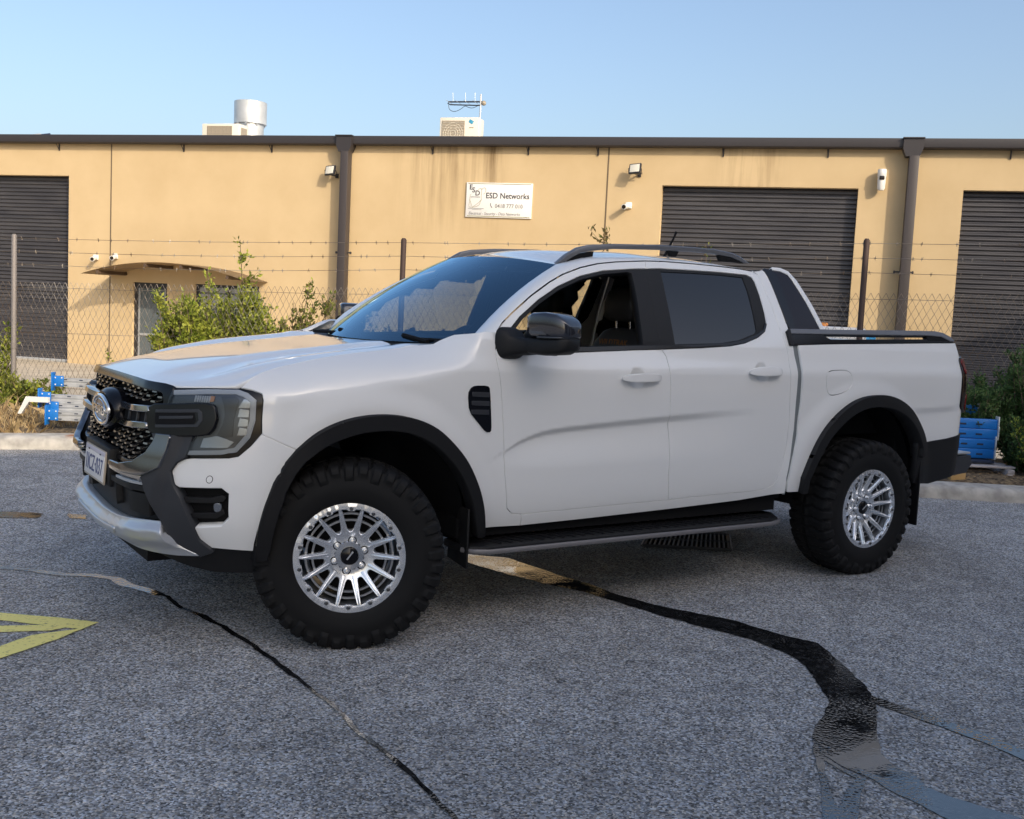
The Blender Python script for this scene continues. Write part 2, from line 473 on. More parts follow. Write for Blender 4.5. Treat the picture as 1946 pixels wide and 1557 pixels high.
RD_T = [(3.325,1.765),(3.529,1.766),(3.74,1.764),(3.884,1.76),(3.985,1.752),(4.02,1.733),(4.032,1.67),(4.043,1.565),(4.055,1.451),(4.069,1.368),(4.078,1.296),(4.073,1.223),(4.078,1.087),(4.09,.928),(4.086,.789),(4.069,.692),(4.046,.607),(4.02,.564),(3.965,.545),(3.878,.537),(3.62,.532),(3.415,.528),(3.249,.522)]
RDLO = [(3.182,1.717),(3.273,1.724),(3.511,1.729),(3.723,1.731),(3.927,1.728),(3.962,1.715),(3.972,1.69),(3.975,1.625),(3.97,1.52),(3.96,1.458),(3.929,1.416),(3.866,1.384),(3.753,1.351),(3.634,1.333),(3.425,1.319),(3.147,1.306)]
# ---- doors
def bgap_mid(z0, z1): return [p for p in BGAP if z0 < p[1] < z1]
front_door_poly = FD_L+[(3.182, 1.717)]+FDLO[:-1][::-1]+FBELT+[p for p in BGAP if p[1] < 1.30]+FD_B
rear_door_poly = [(3.194, 1.759)]+RD_T+[p for p in BGAP if p[1] < 1.30][::-1][1:]+[(3.147, 1.306)]+RDLO[::-1][1:]
FD = panel('front_door', front_door_poly, paint, TRUCK, surfS, res=.013, gap=.0038, mirror=True, thick=.02)
RD = panel('rear_door', rear_door_poly, paint, TRUCK, surfS, res=.013, gap=.0038, mirror=True, thick=.02)
FDp, RDp = tuple(FD), tuple(RD)
# window surrounds (black) and panes
FWIN = [(2.225,1.285),(2.24,1.36),(2.32,1.432),(2.442,1.512),(2.574,1.581),(2.727,1.640),(2.882,1.676),(3.05,1.697),(3.078,1.690),(3.072,1.61),(3.049,1.438),(3.036,1.325),(2.612,1.305)]
RGL = [(3.281,1.712),(3.51,1.718),(3.721,1.720),(3.893,1.716),(3.897,1.642),(3.887,1.517),(3.874,1.42),(3.855,1.404),(3.713,1.364),(3.567,1.345),(3.246,1.333),(3.253,1.445),(3.266,1.591)]
bg_top = [(3.182,1.717),(3.173,1.674),(3.152,1.499),(3.147,1.306)]
panel('window_surround', FDLO[:-1]+bg_top+FBELT[:-1][::-1], blackpl, FDp, surfS, o=-.004, res=.03, holes=[FWIN], mirror=True, thick=.035, gap=.001)
panel('window_surround', [(3.182,1.717)]+RDLO[1:]+bg_top[::-1][1:-1], blackpl, RDp, surfS, o=-.004, res=.03, holes=[RGL], mirror=True, thick=.03, gap=.001)
panel('window_glass', inset(RGL, -.004), tint, RD[0], surfS, o=-.009, res=.06, thick=.003)
far_r = panel('window_glass', inset(RGL, -.004), fartint, RD[0], surfS, o=-.009, res=.06, thick=.003)
far_f = panel('window_glass', inset(FWIN, -.004), fartint, FD[0], surfS, o=-.009, res=.06, thick=.003)
for f_, dp in ((far_r, RD[1]), (far_f, FD[1])):
    q = mirror_obj(f_, dp); me_ = f_.data; bpy.data.objects.remove(f_); bpy.data.meshes.remove(me_)
for poly in ([(2.205,1.262),(2.613,1.284),(3.148,1.307),(3.148,1.325),(2.613,1.304),(2.207,1.284)],):
    panel('belt_strip', poly, gloss, FDp, surfS, o=.004, res=.04, mirror=True, thick=.015)
panel('belt_strip', [(3.150,1.307),(3.425,1.320),(3.634,1.334),(3.753,1.352),(3.866,1.385),(3.929,1.417),(3.96,1.459),(3.948,1.462),(3.92,1.425),(3.86,1.399),(3.75,1.366),(3.63,1.348),(3.425,1.334),(3.150,1.324)], gloss, RDp, surfS, o=.003, res=.04, mirror=True, thick=.015)
# handles
for (cx, zc), dp in (((2.986, 1.161), FDp), ((3.865, 1.195), RDp)):
    hp = chaikin([(cx-.125, zc-.016), (cx+.115, zc-.014), (cx+.125, zc+.002), (cx+.115, zc+.020), (cx-.05, zc+.020), (cx-.125, zc+.010)], 2)
    DISH[0] = 0
    panel('door_handle', hp, paint, dp, surfS, o=lambda s, z, cx=cx: .040-.022*abs((s-cx)/.125)**4, res=.012, mirror=True, thick=.018, edge=.005)
    DISH[0] = .018
# ---- cab sides: rear pillar and sill
cabrear = [(4.045,1.758),(4.070,1.766),(4.090,1.752),(4.103,1.716),(4.110,1.578),(4.124,1.474),(4.130,1.39),(4.130,1.297),(4.135,1.245),(4.133,1.034),(4.136,.873),(4.119,.713),(4.105,.606),(4.111,.512)]
rt = [p for p in RD_T]
cab_poly = cabrear+[(3.762,.487),(3.269,.47),(2.687,.455),(2.341,.449)]+[(2.333,.507),(2.497,.51),(2.965,.519)]+[(3.249,.522)]+rt[:-1][::-1][:18]+[(3.985,1.752)]
panel('cab_side', cab_poly, paint, TRUCK, surfS, res=.022, gap=.003, mirror=True, thick=.025)
# ---- wings
FEN_ARCH = [(1.187,.857),(1.24,.912),(1.304,.951),(1.397,.982),(1.493,.996),(1.592,.997),(1.694,.982),(1.801,.94),(1.884,.877),(1.972,.786),(2.036,.675),(2.076,.574),(2.107,.455)]
FEN_ARCH = smooth_open(FEN_ARCH, 2)
HL_REAR = [(.931,1.103),(.980,1.096),(1.025,1.083),(1.034,1.055),(1.038,.975),(1.044,.919)]
SEAM = [(x+SX, sinterp(x, ZS)) for x in (-.53, -.50, -.45, -.38, -.28, -.19, -.10, -.03, .04, .13, .23, .30)]+[(1.88, 1.300)]
fender_poly = HL_REAR+FEN_ARCH+[(2.339,.449),(2.333,.507),(2.272,.516),(2.242,.542)]+FD_L[:9]+[(2.10,1.366),(1.985,1.345)]+SEAM[::-1]
def thin_skin(s, z): return surfS(s, z)
FE = panel('wing', fender_poly, paint, TRUCK, surfS, res=.018, gap=.0028, mirror=True, thick=.02)
VENT = [(1.998,1.111),(2.019,1.121),(2.084,1.121),(2.097,1.108),(2.116,.936),(2.115,.91),(2.089,.911),(2.056,.945),(1.996,1.005),(1.985,1.086)]
VV = panel('side_vent', VENT, gloss, tuple(FE), surfS, o=.006, res=.02, mirror=True, thick=.012, rc=1)
for k in range(3):
    z = 1.085-.040*k; x0 = 1.998
    panel('vent_slat', [(x0+.008, z-.010), (2.098, z-.014), (2.096, z+.006), (x0+.006, z+.008)], satin, tuple(VV), surfS, o=.009, res=.03, mirror=True, thick=.006)
# ---- bedsides
BED_F = [(4.177,1.347),(4.179,1.274),(4.176,1.193),(4.179,1.029),(4.166,.843),(4.136,.699),(4.118,.574),(4.126,.521),(4.216,.518)]
BED_ARCH = [(4.216,.602),(4.251,.696),(4.316,.82),(4.396,.913),(4.51,.996),(4.631,1.049),(4.778,1.07),(4.919,1.058),(5.051,1.018),(5.155,.955),(5.247,.862),(5.298,.766)]
BED_ARCH = smooth_open(BED_ARCH, 2)
BED_R = [(5.557,.786),(5.76,.815),(5.90,.82),(5.90,.955),(5.80,.95),(5.735,.953),(5.678,.978),(5.661,.995),(5.663,1.285),(5.675,1.298),(5.80,1.306),(5.90,1.31),(5.90,1.37),(5.80,1.385),(5.675,1.392)]
FUEL = chaikin([(4.392,1.215),(4.55,1.22),(4.594,1.191),(4.597,1.133),(4.557,1.096),(4.481,1.072),(4.409,1.064),(4.379,1.09),(4.361,1.174)], 2)
BS = panel('bedside', BED_F+BED_ARCH+BED_R+[(5.106,1.377),(4.593,1.364)], paint, TRUCK, surfS, res=.018, holes=[FUEL], mirror=True, thick=.02)
panel('fuel_door', inset(FUEL, .007), paint, BS[0], surfS, res=.02, thick=.012)
fd2 = panel('fuel_recess', inset(FUEL, -.01), matte, BS[0], surfS, o=-.018, res=.04, thick=.004)
panel('fuel_door', FUEL, paint, BS[1], lambda s, z: (surfS(s, z)[0], -surfS(s, z)[1], z), o=0, res=.03, thick=.012)
panel('bed_seal', [(4.112,.50),(4.12,.713),(4.137,.873),(4.134,1.245),(4.130,1.352),(4.183,1.352),(4.184,1.2),(4.186,1.03),(4.172,.84),(4.14,.69),(4.125,.50)], sealm, TRUCK, surfS, o=-.014, res=.03, mirror=True, thick=.05)
# ---- arch mouldings
def arch(path, c, ws_, name='arch_moulding'):
    inn = []
    for i, q in enumerate(path):
        d = math.hypot(q[0]-c[0], q[1]-c[1]); w = interp(i/(len(path)-1), ws_); k = 1-w/d
        inn.append((c[0]+(q[0]-c[0])*k, c[1]+(q[1]-c[1])*k))
    def off(s, z):
        return .034
    panel(name, path+inn[::-1], blackpl, TRUCK, surfS, o=off, res=.016, mirror=True, thick=.09, edge=.008)
farch = [(1.036,.40),(1.054,.451),(1.07,.542),(1.09,.628),(1.116,.719),(1.151,.803)]+FEN_ARCH+[(2.112,.43)]
arch(farch, (1.535, .42), [(0, .045), (.3, .062), (.6, .058), (1, .035)])
arch([(4.218,.518)]+BED_ARCH+[(5.305,.70)], (4.76, .50), [(0, .04), (.3, .06), (.6, .06), (1, .045)])
# ---- bumper skin (each half) with the fog recess as its bay
BUMP = [(1.044,.916),(1.011,.866),(.971,.822),(.934,.814),(.782,.805),(.753,.800),(.726,.783),(.710,.749),(.730,.699),(.749,.690),(.926,.698),(.956,.675),(.958,.569),(.926,.532),(.816,.521),(.809,.506),(.83,.469),(.859,.437),(.974,.431),(1.032,.428),(1.054,.451),(1.07,.542),(1.09,.628),(1.116,.719),(1.151,.803),(1.187,.853)]
BU = panel('bumper_skin', BUMP, paint, TRUCK, surfS, o=lambda s, z: .012*sstep(.82, .80, z) if False else 0.0, res=.014, mirror=True, thick=.05, edge=.007, gap=.001)
FB = panel('fog_bay', [(.66,.52),(.70,.70),(.965,.715),(.975,.56),(.94,.515),(.80,.51)], matte, TRUCK, surfS, o=-.045, res=.03, mirror=True, thick=.01)
panel('bay_fin', [(.76,.645),(.88,.648),(.925,.662),(.94,.655),(.93,.638),(.89,.63),(.765,.625)], blackpl, tuple(FB), surfS, o=-.012, res=.02, mirror=True, thick=.03)
panel('bay_fin', [(.79,.575),(.90,.585),(.93,.60),(.935,.585),(.905,.565),(.80,.56)], blackpl, tuple(FB), surfS, o=-.012, res=.02, mirror=True, thick=.03)
panel('fog_lamp', chaikin([(.893,.627),(.920,.628),(.923,.592),(.896,.590)], 2), lampsil, TRUCK, surfS, o=-.016, res=.01, mirror=True, thick=.02)
panel('parking_sensor', [(.875+.011*math.cos(a*PI/6), .729+.013*math.sin(a*PI/6)) for a in range(12)], paint, TRUCK, surfS, o=.0015, res=.01, mirror=True, thick=.004)
bmq = [(.875+.0135*math.cos(a*PI/8), .729+.0155*math.sin(a*PI/8)) for a in range(16)]
panel('sensor_ring', bmq, gloss, TRUCK, surfS, o=.0008, res=.01, mirror=True, thick=.003, holes=[[(.875+.011*math.cos(a*PI/8), .729+.013*math.sin(a*PI/8)) for a in range(16)]])
# ---- front base, grille, frame
def sym(P): return P+[(-a, b) for a, b in P[::-1] if abs(a) > 1e-6]
base_half = [(0,.41),(.60,.40),(.90,.44),(1.0,.50),(1.03,.80),(1.03,1.085),(.93,1.095),(.63,1.085),(0,1.09)]
panel('nose_panel', sym(base_half), matte, TRUCK, surfS, o=-.065, res=.04, thick=.01)
GU = panel('grille_frame', sym([(0,1.102),(.35,1.101),(.60,1.094),(.642,1.088),(.648,1.06),(.632,1.005),(.612,1.005),(.612,1.03),(.600,1.058),(.585,1.066),(.35,1.074),(0,1.076)]), gloss, TRUCK, surfS, o=.012, res=.02, thick=.07, edge=.006)
def blades(name, zs, smax, sd):
    bm = bmesh.new()
    for r, z in enumerate(zs):
        k = -9
        while k <= 9:
            s = (k+.5*(r % 2))*.086; k += 1
            if abs(s) > smax(z)-.02 or abs(s) < .05 or s*sd < 0: continue
            for (ds0, ds1, dz0, dz1, o0, o1, mi) in ((-.015, .015, -.0038, .0038, -.05, -.012, 0), (.015, .045, -.0026, .0026, -.05, -.026, 1)):
                P = []
                for oo in (o0, o1):
                    for a, b in ((ds0, dz0), (ds1, dz0), (ds1, dz1), (ds0, dz1)):
                        lift = (a-.019)/.028*.011 if mi else 0
                        p, n = Vector(surfS(s+a, z+b+lift)), Vector((-1, 0, 0))
                        e = .003; da = Vector(surfS(s+a+e, z))-Vector(surfS(s+a-e, z)); n = Vector((-da.y, da.x, 0)).normalized()
                        if n.x > 0: n = -n
                        P.append(bm.verts.new(p+n*oo))
                for q in ((4, 5, 6, 7), (0, 1, 5, 4), (1, 2, 6, 5), (2, 3, 7, 6), (3, 0, 4, 7)):
                    f = bm.faces.new([P[i] for i in q]); f.material_index = mi
    bmesh.ops.recalc_face_normals(bm, faces=bm.faces)
    return obj(name, bm, [blade, gloss], TRUCK)
for sd in (1, -1): blades('grille_mesh', [1.061, 1.040, 1.019], lambda z: .61, sd)
for sd in (1, -1): blades('grille_mesh', [.893-.0245*k for k in range(6)], lambda z: .62-.12*max(0, (.86-z)/.1)**1.5, sd)
# lower grille rim and bonnet-high side frames
panel('lower_grille_rim', sym([(0,.762),(.41,.762),(.53,.782),(.595,.815),(.622,.86),(.628,.892),(.640,.892),(.636,.858),(.606,.808),(.54,.772),(.41,.748),(0,.748)]), gloss, TRUCK, surfS, o=-.004, res=.02, thick=.06)
CL = panel('headlamp_clamp', chaikin([(.545,1.006),(.81,1.031),(.846,1.024),(.864,.976),(.856,.935),(.834,.908),(.633,.889),(.57,.905)], 1, .15), gloss, TRUCK, surfS, o=.032, res=.02, mirror=True, thick=.05, edge=.008)
panel('clamp_slot', [(.60,.978),(.775,.993),(.785,.961),(.775,.947),(.606,.934)], matte, tuple(CL), surfS, o=.0332, res=.03, mirror=True, thick=.004)
panel('clamp_slot_bar', [(.625,.966),(.77,.979),(.770,.970),(.625,.957)], satin, tuple(CL), surfS, o=.036, res=.03, mirror=True, thick=.004)
panel('clamp_edge', [(.60,.990),(.79,1.007),(.805,.995),(.812,.965),(.795,.938),(.612,.921),(.608,.930),(.785,.945),(.798,.964),(.789,.996),(.60,.981)], satin, tuple(CL), surfS, o=.0345, res=.025, mirror=True, thick=.005)
for nm, za, zb in (('upper', .0, 0), ('lower', -.072, 0)):
    bar = [(0,.984+za),(.35,.988+za*.97),(.552,1.000+za*.95),(.560,.981+za*.95),(.35,.968+za*.97),(0,.964+za)]
    panel('grille_bar', sym(bar), chrome, TRUCK, surfS, o=lambda s, z: .014+.022*sstep(.25, .5, abs(s)), res=.03, thick=.05, edge=.006)
panel('bar_infill', sym([(0,.962),(.6,.975),(.6,.93),(0,.914)]), matte, TRUCK, surfS, o=-.008, res=.05, thick=.05)
for k in (-1, 1):
    for s_ in (.31, .42, .50): panel('infill_rib', [(k*s_-.004,.925),(k*s_+.004,.925),(k*s_+.004,.972),(k*s_-.004,.972)], satin, TRUCK, surfS, o=.002, res=.03, thick=.01)
# badge
MB = Matrix.Translation((-.878, -.06, .943)) @ Matrix.Rotation(math.radians(-94), 4, 'Y') @ Matrix.Rotation(-PI/2, 4, 'Z')
MO = MB @ Matrix.Diagonal((1.95, .88, 1, 1))
bm = bmesh.new(); lathe(bm, [(.0001, -.08), (.092, -.08), (.096, -.04), (.092, -.01), (.080, .006), (.0001, .012)], 40, MB @ Matrix.Diagonal((1.62, 1, 1, 1)))
BH = obj('badge_housing', bm, gloss, TRUCK, 40)
bm = bmesh.new(); lathe(bm, [(.080, .012), (.080, .020), (.074, .024), (.066, .021), (.066, .016)], 40, MO); obj('badge_ring', bm, bright, BH, 60)
bm = bmesh.new(); lathe(bm, [(.066, .0165), (.0001, .022)], 40, MO); obj('badge_face', bm, mat('badge_grey', (.34, .34, .36), .22, metal=.85), BH, 60)
text_obj('badge_text', 'FORD', .058, bright, MB @ Matrix.Translation((0, -.002, .024)), BH, ext=.003, bold=.001, xs=1.45)
bm = bmesh.new(); lathe(bm, [(.058, .021), (.056, .0245), (.053, .021)], 40, MO); obj('badge_oval', bm, bright, BH, 60)
# A-shaped frame legs
AF = [(.600,.892),(.688,.893),(.772,.903),(.760,.812),(.728,.792),(.709,.752),(.728,.693),(.758,.649),(.789,.58),(.812,.519),(.823,.473),(.870,.428),(.80,.402),(.714,.43),(.689,.491),(.675,.541),(.648,.602),(.605,.669),(.588,.723),(.600,.794),(.628,.85)]
AFo = panel('bumper_leg', AF, satin, TRUCK, surfS, o=lambda s, z: .018+.016*sstep(.72, .66, s+(.75-z)*.22), res=.016, mirror=True, thick=.07, edge=.006)
AB = [(.630,.892),(.690,.893),(.688,.83),(.670,.764),(.637,.745),(.588,.723),(.43,.722),(.31,.728),(.31,.742),(.43,.744),(.535,.768),(.598,.812),(.624,.858)]
panel('leg_gloss_face', AB, polish, tuple(AFo), surfS, o=.046, res=.016, mirror=True, thick=.03, edge=.006)
panel('intake_trim', [(.31,.728),(.43,.724),(.588,.725),(.588,.700),(.57,.708),(.43,.712),(.31,.716)], chrome, TRUCK, surfS, o=.040, res=.02, mirror=True, thick=.03)
panel('intake_fin', [(.31,.684),(.585,.690),(.585,.681),(.31,.675)], silver, TRUCK, surfS, o=.010, res=.03, mirror=True, thick=.03)
panel('lower_intake', sym([(0,.665),(.60,.672),(.655,.60),(.68,.535),(.36,.50),(0,.47)]), blackpl, TRUCK, surfS, o=-.03, res=.04, thick=.02)
for s0, s1 in ((.20, .27), (.46, .60)):
    panel('intake_block', [(s0,.56),(s1,.55),(s1,.64),(s0,.64)], blackpl, TRUCK, surfS, o=.0, res=.03, mirror=True, thick=.03)
panel('intake_rail', sym([(0,.668),(.60,.674),(.61,.655),(0,.648)]), blackpl, TRUCK, surfS, o=.012, res=.03, thick=.04)
SKT = [(0, .487), (.2, .497), (.36, .513), (.54, .532), (.66, .539), (.8, .54)]
def zt_(s): return sinterp(abs(s), SKT)
def sk(s, z): return .012+.040*sstep(zt_(s)+.002, zt_(s)-.030, z)-.03*sstep(zt_(s)-.05, zt_(s)-.12, z)
panel('skid_bar', sym([(.664*i/16, zt_(.664*i/16)) for i in range(17)]+[(.676,.524),(.692,.480),(.72,.446),(.80,.410),(.70,.404),(.54,.404),(.36,.404),(.15,.400),(0,.398)]), silver, TRUCK, surfS, o=sk, res=.012, thick=.05, edge=.006)
panel('skid_ridge', sym([(.34*i/10, zt_(.34*i/10)-.027) for i in range(11)]+[(.355, .478)]+[(.345*(1-i/10), zt_(.345*(1-i/10))-.050) for i in range(11)]), silver, TRUCK, surfS, o=lambda s, z: sk(s, z)+.008, res=.014, thick=.012, edge=.005)
panel('lower_valance', sym([(0,.42),(0,.365),(.25,.372),(.535,.374),(.70,.329),(.81,.311),(1.03,.317),(1.045,.43),(.70,.435)]), blackpl, TRUCK, surfS, o=-.012, res=.03, thick=.03)
# number plate
MP = Matrix.Translation((-.905, .0, .692)) @ Matrix.Rotation(math.radians(-90), 4, 'Z') @ Matrix.Rotation(PI/2-math.radians(4), 4, 'X')
bm = bmesh.new(); box(bm, (0, 0, -.004), (.385, .146, .008), bev=.003); bm.transform(MP); NP = obj('number_plate', bm, mat('plate_frame', (.42, .36, .28), .4), TRUCK, 40)
bm = bmesh.new(); box(bm, (0, -.006, .0015), (.365, .112, .004), bev=.001); bm.transform(MP); obj('plate_face', bm, plate_w, NP, 40)
bm = bmesh.new(); box(bm, (0, .060, .0015), (.365, .018, .004), bev=.001); bm.transform(MP); obj('plate_band', bm, plate_top, NP, 40)
text_obj('plate_text', '1ICZ\u00b7037', .104, plate_t, MP @ Matrix.Translation((0, -.008, .004)), NP, ext=.001, xs=.78, space=1.06)
for x in (-.11, .11): bm = bmesh.new(); box(bm, (x, .052, .005), (.014, .006, .004), bev=.001); bm.transform(MP); obj('plate_screw', bm, satin, NP)
bm = bmesh.new(); box(bm, (-.87, 0, .70), (.05, .46, .17), bev=.01); obj('plate_mount', bm, blackpl, TRUCK, 40)
# ---- headlights
HL = [(.627,1.072),(.64,1.086),(.80,1.096),(.931,1.101),(.978,1.094),(1.022,1.081),(1.031,1.054),(1.035,.975),(1.040,.921),(1.008,.871),(.968,.828),(.934,.819),(.846,.816),(.754,.811),(.742,.84),(.775,.90),(.70,.895),(.635,.90),(.625,1.02)]
H = panel('headlight', HL, gloss, TRUCK, surfS, o=-.004, res=.02, mirror=True, thick=.05)
HB = [(.650,1.070),(.80,1.084),(.925,1.089),(.965,1.078),(1.0,1.055),(1.008,.975),(.995,.905),(.955,.846),(.90,.835),(.762,.826),(.755,.84),(.79,.90),(.70,.905),(.64,.93),(.64,1.02)]
panel('lamp_bowl', HB, lampgrey, tuple(H), surfS, o=.0, res=.03, mirror=True, thick=.004)
DO = [(.640,1.074),(.80,1.087),(.928,1.091),(.968,1.080),(1.004,1.056),(1.011,.974),(.998,.904),(.958,.845),(.90,.833),(.765,.823)]
DI = inset(DO+[(.765,.90),(.64,.90)], .0135)
DI = [(.646,1.058),(.80,1.071),(.92,1.076),(.955,1.066),(.985,1.047),(.992,.974),(.980,.911),(.948,.861),(.90,.848),(.77,.838)]
panel('light_guide', DO+DI[::-1], drl, tuple(H), surfS, o=.006, res=.015, mirror=True, thick=.008, edge=.003)
panel('inner_bowl', [(.862,1.062),(.92,1.066),(.935,1.05),(.925,.97),(.93,.905),(.90,.902),(.868,.905),(.885,.95),(.89,.99),(.88,1.03)], lampdark, tuple(H), surfS, o=.004, res=.02, mirror=True, thick=.003)
for k, (z0, z1) in enumerate(((1.022, 1.058), (.985, 1.018), (.948, .980), (.912, .943))):
    a = .938+.004*k
    panel('led_module', [(a,z0),(.984,z0+.002),(.983,z1-.004),(.955,z1) if k == 0 else (a+.004,z1)], lampsil, tuple(H), surfS, o=.003+.004*(k % 2), res=.012, mirror=True, thick=.006, edge=.003)
panel('indicator', [(.690,1.056),(.83,1.066),(.826,1.040),(.692,1.032)], lampgrey, tuple(H), surfS, o=.004, res=.03, mirror=True, thick=.003)
for k in range(7):
    a = .752+.010*k; panel('indicator_rib', [(a,1.038),(a+.005,1.038),(a+.006,1.061),(a+.001,1.061)], drl, tuple(H), surfS, o=.007, res=.02, mirror=True, thick=.004)
panel('indicator_bulb', [(.815,1.041),(.832,1.042),(.834,1.062),(.82,1.062)], amber, tuple(H), surfS, o=.006, res=.02, mirror=True, thick=.003)
panel('lower_reflector', [(.815,.892),(.87,.905),(.94,.884),(.92,.860),(.81,.855)], lampsil, tuple(H), surfS, o=.004, res=.02, mirror=True, thick=.004, edge=.003)
panel('lamp_lens', [(a, b) for a, b in HB], lensclear, tuple(H), surfS, o=.018, res=.03, mirror=True, thick=.002)
# ---- bonnet
def hoodf(x, y): return (x, y, hood_z(x, y))
half = [(q[1], q[0]) for q in hood_front()[:-1]]+[(a, c-.011) for a, b, c in seam_real()]+[(.36, .742), (.43, .725), (.435, .69), (.40, .60), (.34, .45), (.29, .25), (.275, 0)]
hood_poly = [(a, -b) for a, b in half]+[(a, b) for a, b in half[::-1] if b > 0]
HO = panel('bonnet', hood_poly, paint, TRUCK, hoodf, res=.018, thick=.018, edge=.006)
panel('bonnet_gap_shade', [(.955, 1.10)]+[(a, b-.016) for a, b in SEAM[1:]]+[(a, b+.006) for a, b in SEAM[1:][::-1]]+[(.955, 1.118)], matte, TRUCK, surfS, o=-.010, res=.03, mirror=True, thick=.003)  # added black strip under the seam, painting the shade of the bonnet gap
panel('bonnet_seal', sym([(0,1.118),(.60,1.098),(.64,1.090),(.93,1.106),(.93,1.090),(.64,1.07),(0,1.085)]), matte, TRUCK, surfS, o=-.02, res=.03, thick=.03)
# ---- screen, cowl, roof
panel('windscreen', chaikin([(-1, 0), (1, 0), (1, 1), (-1, 1)], 0), wsglass, TRUCK, lambda u, t: ws(-u, t), res=.06, thick=.004)
fr = [(-1,0),(1,0),(1,1),(-1,1)]; hole = [(-.93,.07),(-.5,.045),(0,.04),(.5,.045),(.93,.07),(.955,.5),(.95,.90),(.93,.945),(.5,.955),(0,.955),(-.5,.955),(-.93,.945),(-.95,.90),(-.955,.5)]
panel('screen_surround', fr, gloss, TRUCK, lambda u, t: ws(-u, t), o=-.007, res=.05, thick=.004, holes=[hole])
panel('sensor_pod', [(-.17,.96),(.17,.96),(.14,.80),(.08,.74),(-.08,.74),(-.14,.80)], cabdark, TRUCK, lambda u, t: ws(-u, t), o=-.012, res=.05, thick=.03)
cow = [(.26,0),(.28,.25),(.33,.45),(.39,.60),(.43,.70),(.50,.765),(.565,.80),(.585,.775),(.55,.70),(.47,.55),(.40,.35),(.37,0)]
panel('cowl', [(a, -b) for a, b in cow]+[(a, b) for a, b in cow[::-1] if b > 0], blackpl, TRUCK, lambda x, y: (x, y, 1.268+.035*(abs(y)/.7)**2-.004), res=.04, thick=.02)
bm = bmesh.new()
for x0, y0, y1 in ((.40, -.70, -.12), (.37, -.02, .55)):
    tube(bm, [(x0+.09, y0, 1.312), (x0+.03, (y0+y1)/2, 1.308), (x0-.005, y1, 1.300)], .009, 6)
    tube(bm, [(x0+.05, y0+.10, 1.300), (x0+.02, (y0+y1)/2, 1.322)], .012, 6)
    box(bm, (x0+.08, y0+.02, 1.296), (.06, .06, .03), bev=.01)
obj('wiper', bm, matte, TRUCK, 50)
rows = []
for i in range(41):
    w = i/40; row = []
    for j in range(33):
        u = -1+2*j/32
        a = Vector(ws(u, 1.0)); xr = 2.585+(-.02)*u*u; x = a.x+(xr-a.x)*w; y = .625*u*(1-.03*w)
        k = sstep(0, .18, w); row.append((x, y, a.z+(roof_z(x, y)-a.z)*k if w < .18 else roof_z(x, y)))
    rows.append(row)
bm = bmesh.new(); grid_mesh(bm, rows, flip=False); bmesh.ops.recalc_face_normals(bm, faces=bm.faces)
if bm.faces[len(bm.faces)//2 if False else 0].normal.z < 0: bmesh.ops.reverse_faces(bm, faces=bm.faces)
RO = obj('roof', bm, paint, TRUCK, 60)
bm = bmesh.new(); grid_mesh(bm, [[(p[0], p[1], p[2]-.035) for p in r] for r in rows]); obj('headliner', bm, headl, TRUCK, 60)
# A-pillar and cant rail: a strip from the door gap to the screen edge / roof edge
gapx = [(.640,1.322,0.0),(.657,1.365,.07),(.698,1.409,.165),(.761,1.455,.275),(.826,1.498,.38),(.891,1.54,.485),(.958,1.578,.595),(1.025,1.614,.70),(1.118,1.656,.85),(1.238,1.696,1.0),(1.356,1.723,1.31),(1.486,1.741,1.46),(1.688,1.759,1.68),(1.82,1.765,1.815),(2.02,1.766,2.015),(2.234,1.764,2.225),(2.378,1.76,2.36),(2.479,1.752,2.45),(2.540,1.757,2.52),(2.572,1.766,2.566)]
def strip(sg):
    P = []
    for i, (x, z, q) in enumerate(gapx):
        A = Vector((x, -side_y(x, z), z)); A.z += .002
        if q <= 1.0: B = Vector(ws(-1, q))
        else:
            tt = min(1, max(0, (q-1.15)/(2.566-1.15))); y = -.625*(1-.03*tt); B = Vector((q, y, roof_z(q, y)))
        if i == 9: B = Vector(ws(-1, 1.0))
        # control point that keeps the tumblehome then rolls onto the roof
        if q <= 1.0: Cc = A.lerp(B, .45)+Vector((-.018, -.022, .012))
        else: Cc = Vector(((A.x+B.x)/2, A.y+.018, B.z+.002))
        row = []
        for k in range(11):
            t = k/10; row.append(tuple(A*(1-t)**2+Cc*2*t*(1-t)+B*t*t))
        P.append([(p[0], p[1]*sg, p[2]) for p in row])
    # densify along the strip
    Q = []
    for a, b in zip(P, P[1:]):
        for s in range(3): Q.append([tuple(Vector(p).lerp(Vector(q), s/3)) for p, q in zip(a, b)])
    Q.append(P[-1])
    bm = bmesh.new(); grid_mesh(bm, Q, flip=(sg > 0)); bmesh.ops.recalc_face_normals(bm, faces=bm.faces)
    f = min(bm.faces, key=lambda f: (f.calc_center_median()-Vector((1.7, -.66*sg, 1.8))).length)
    if f.normal.z < 0: bmesh.ops.reverse_faces(bm, faces=bm.faces)
    return obj('cant_rail', bm, paint, TRUCK, 180)
strip(1); strip(-1)
# foot of the A-pillar: fills between wing top, screen corner and door gap
for sg in (1, -1):
    P = []
    top = [Vector(ws(-1, t)) for t in (0.0, .035, .07)]
    gapb = [Vector((x, -side_y(x, z), z)) for x, z in ((.600, 1.30), (.640, 1.335), (.657, 1.367))]
    wing = [Vector((q-SX, -side_y(q-SX, z), z)) for q, z in ((1.88, 1.290), (1.985, 1.345), (2.10, 1.366))]
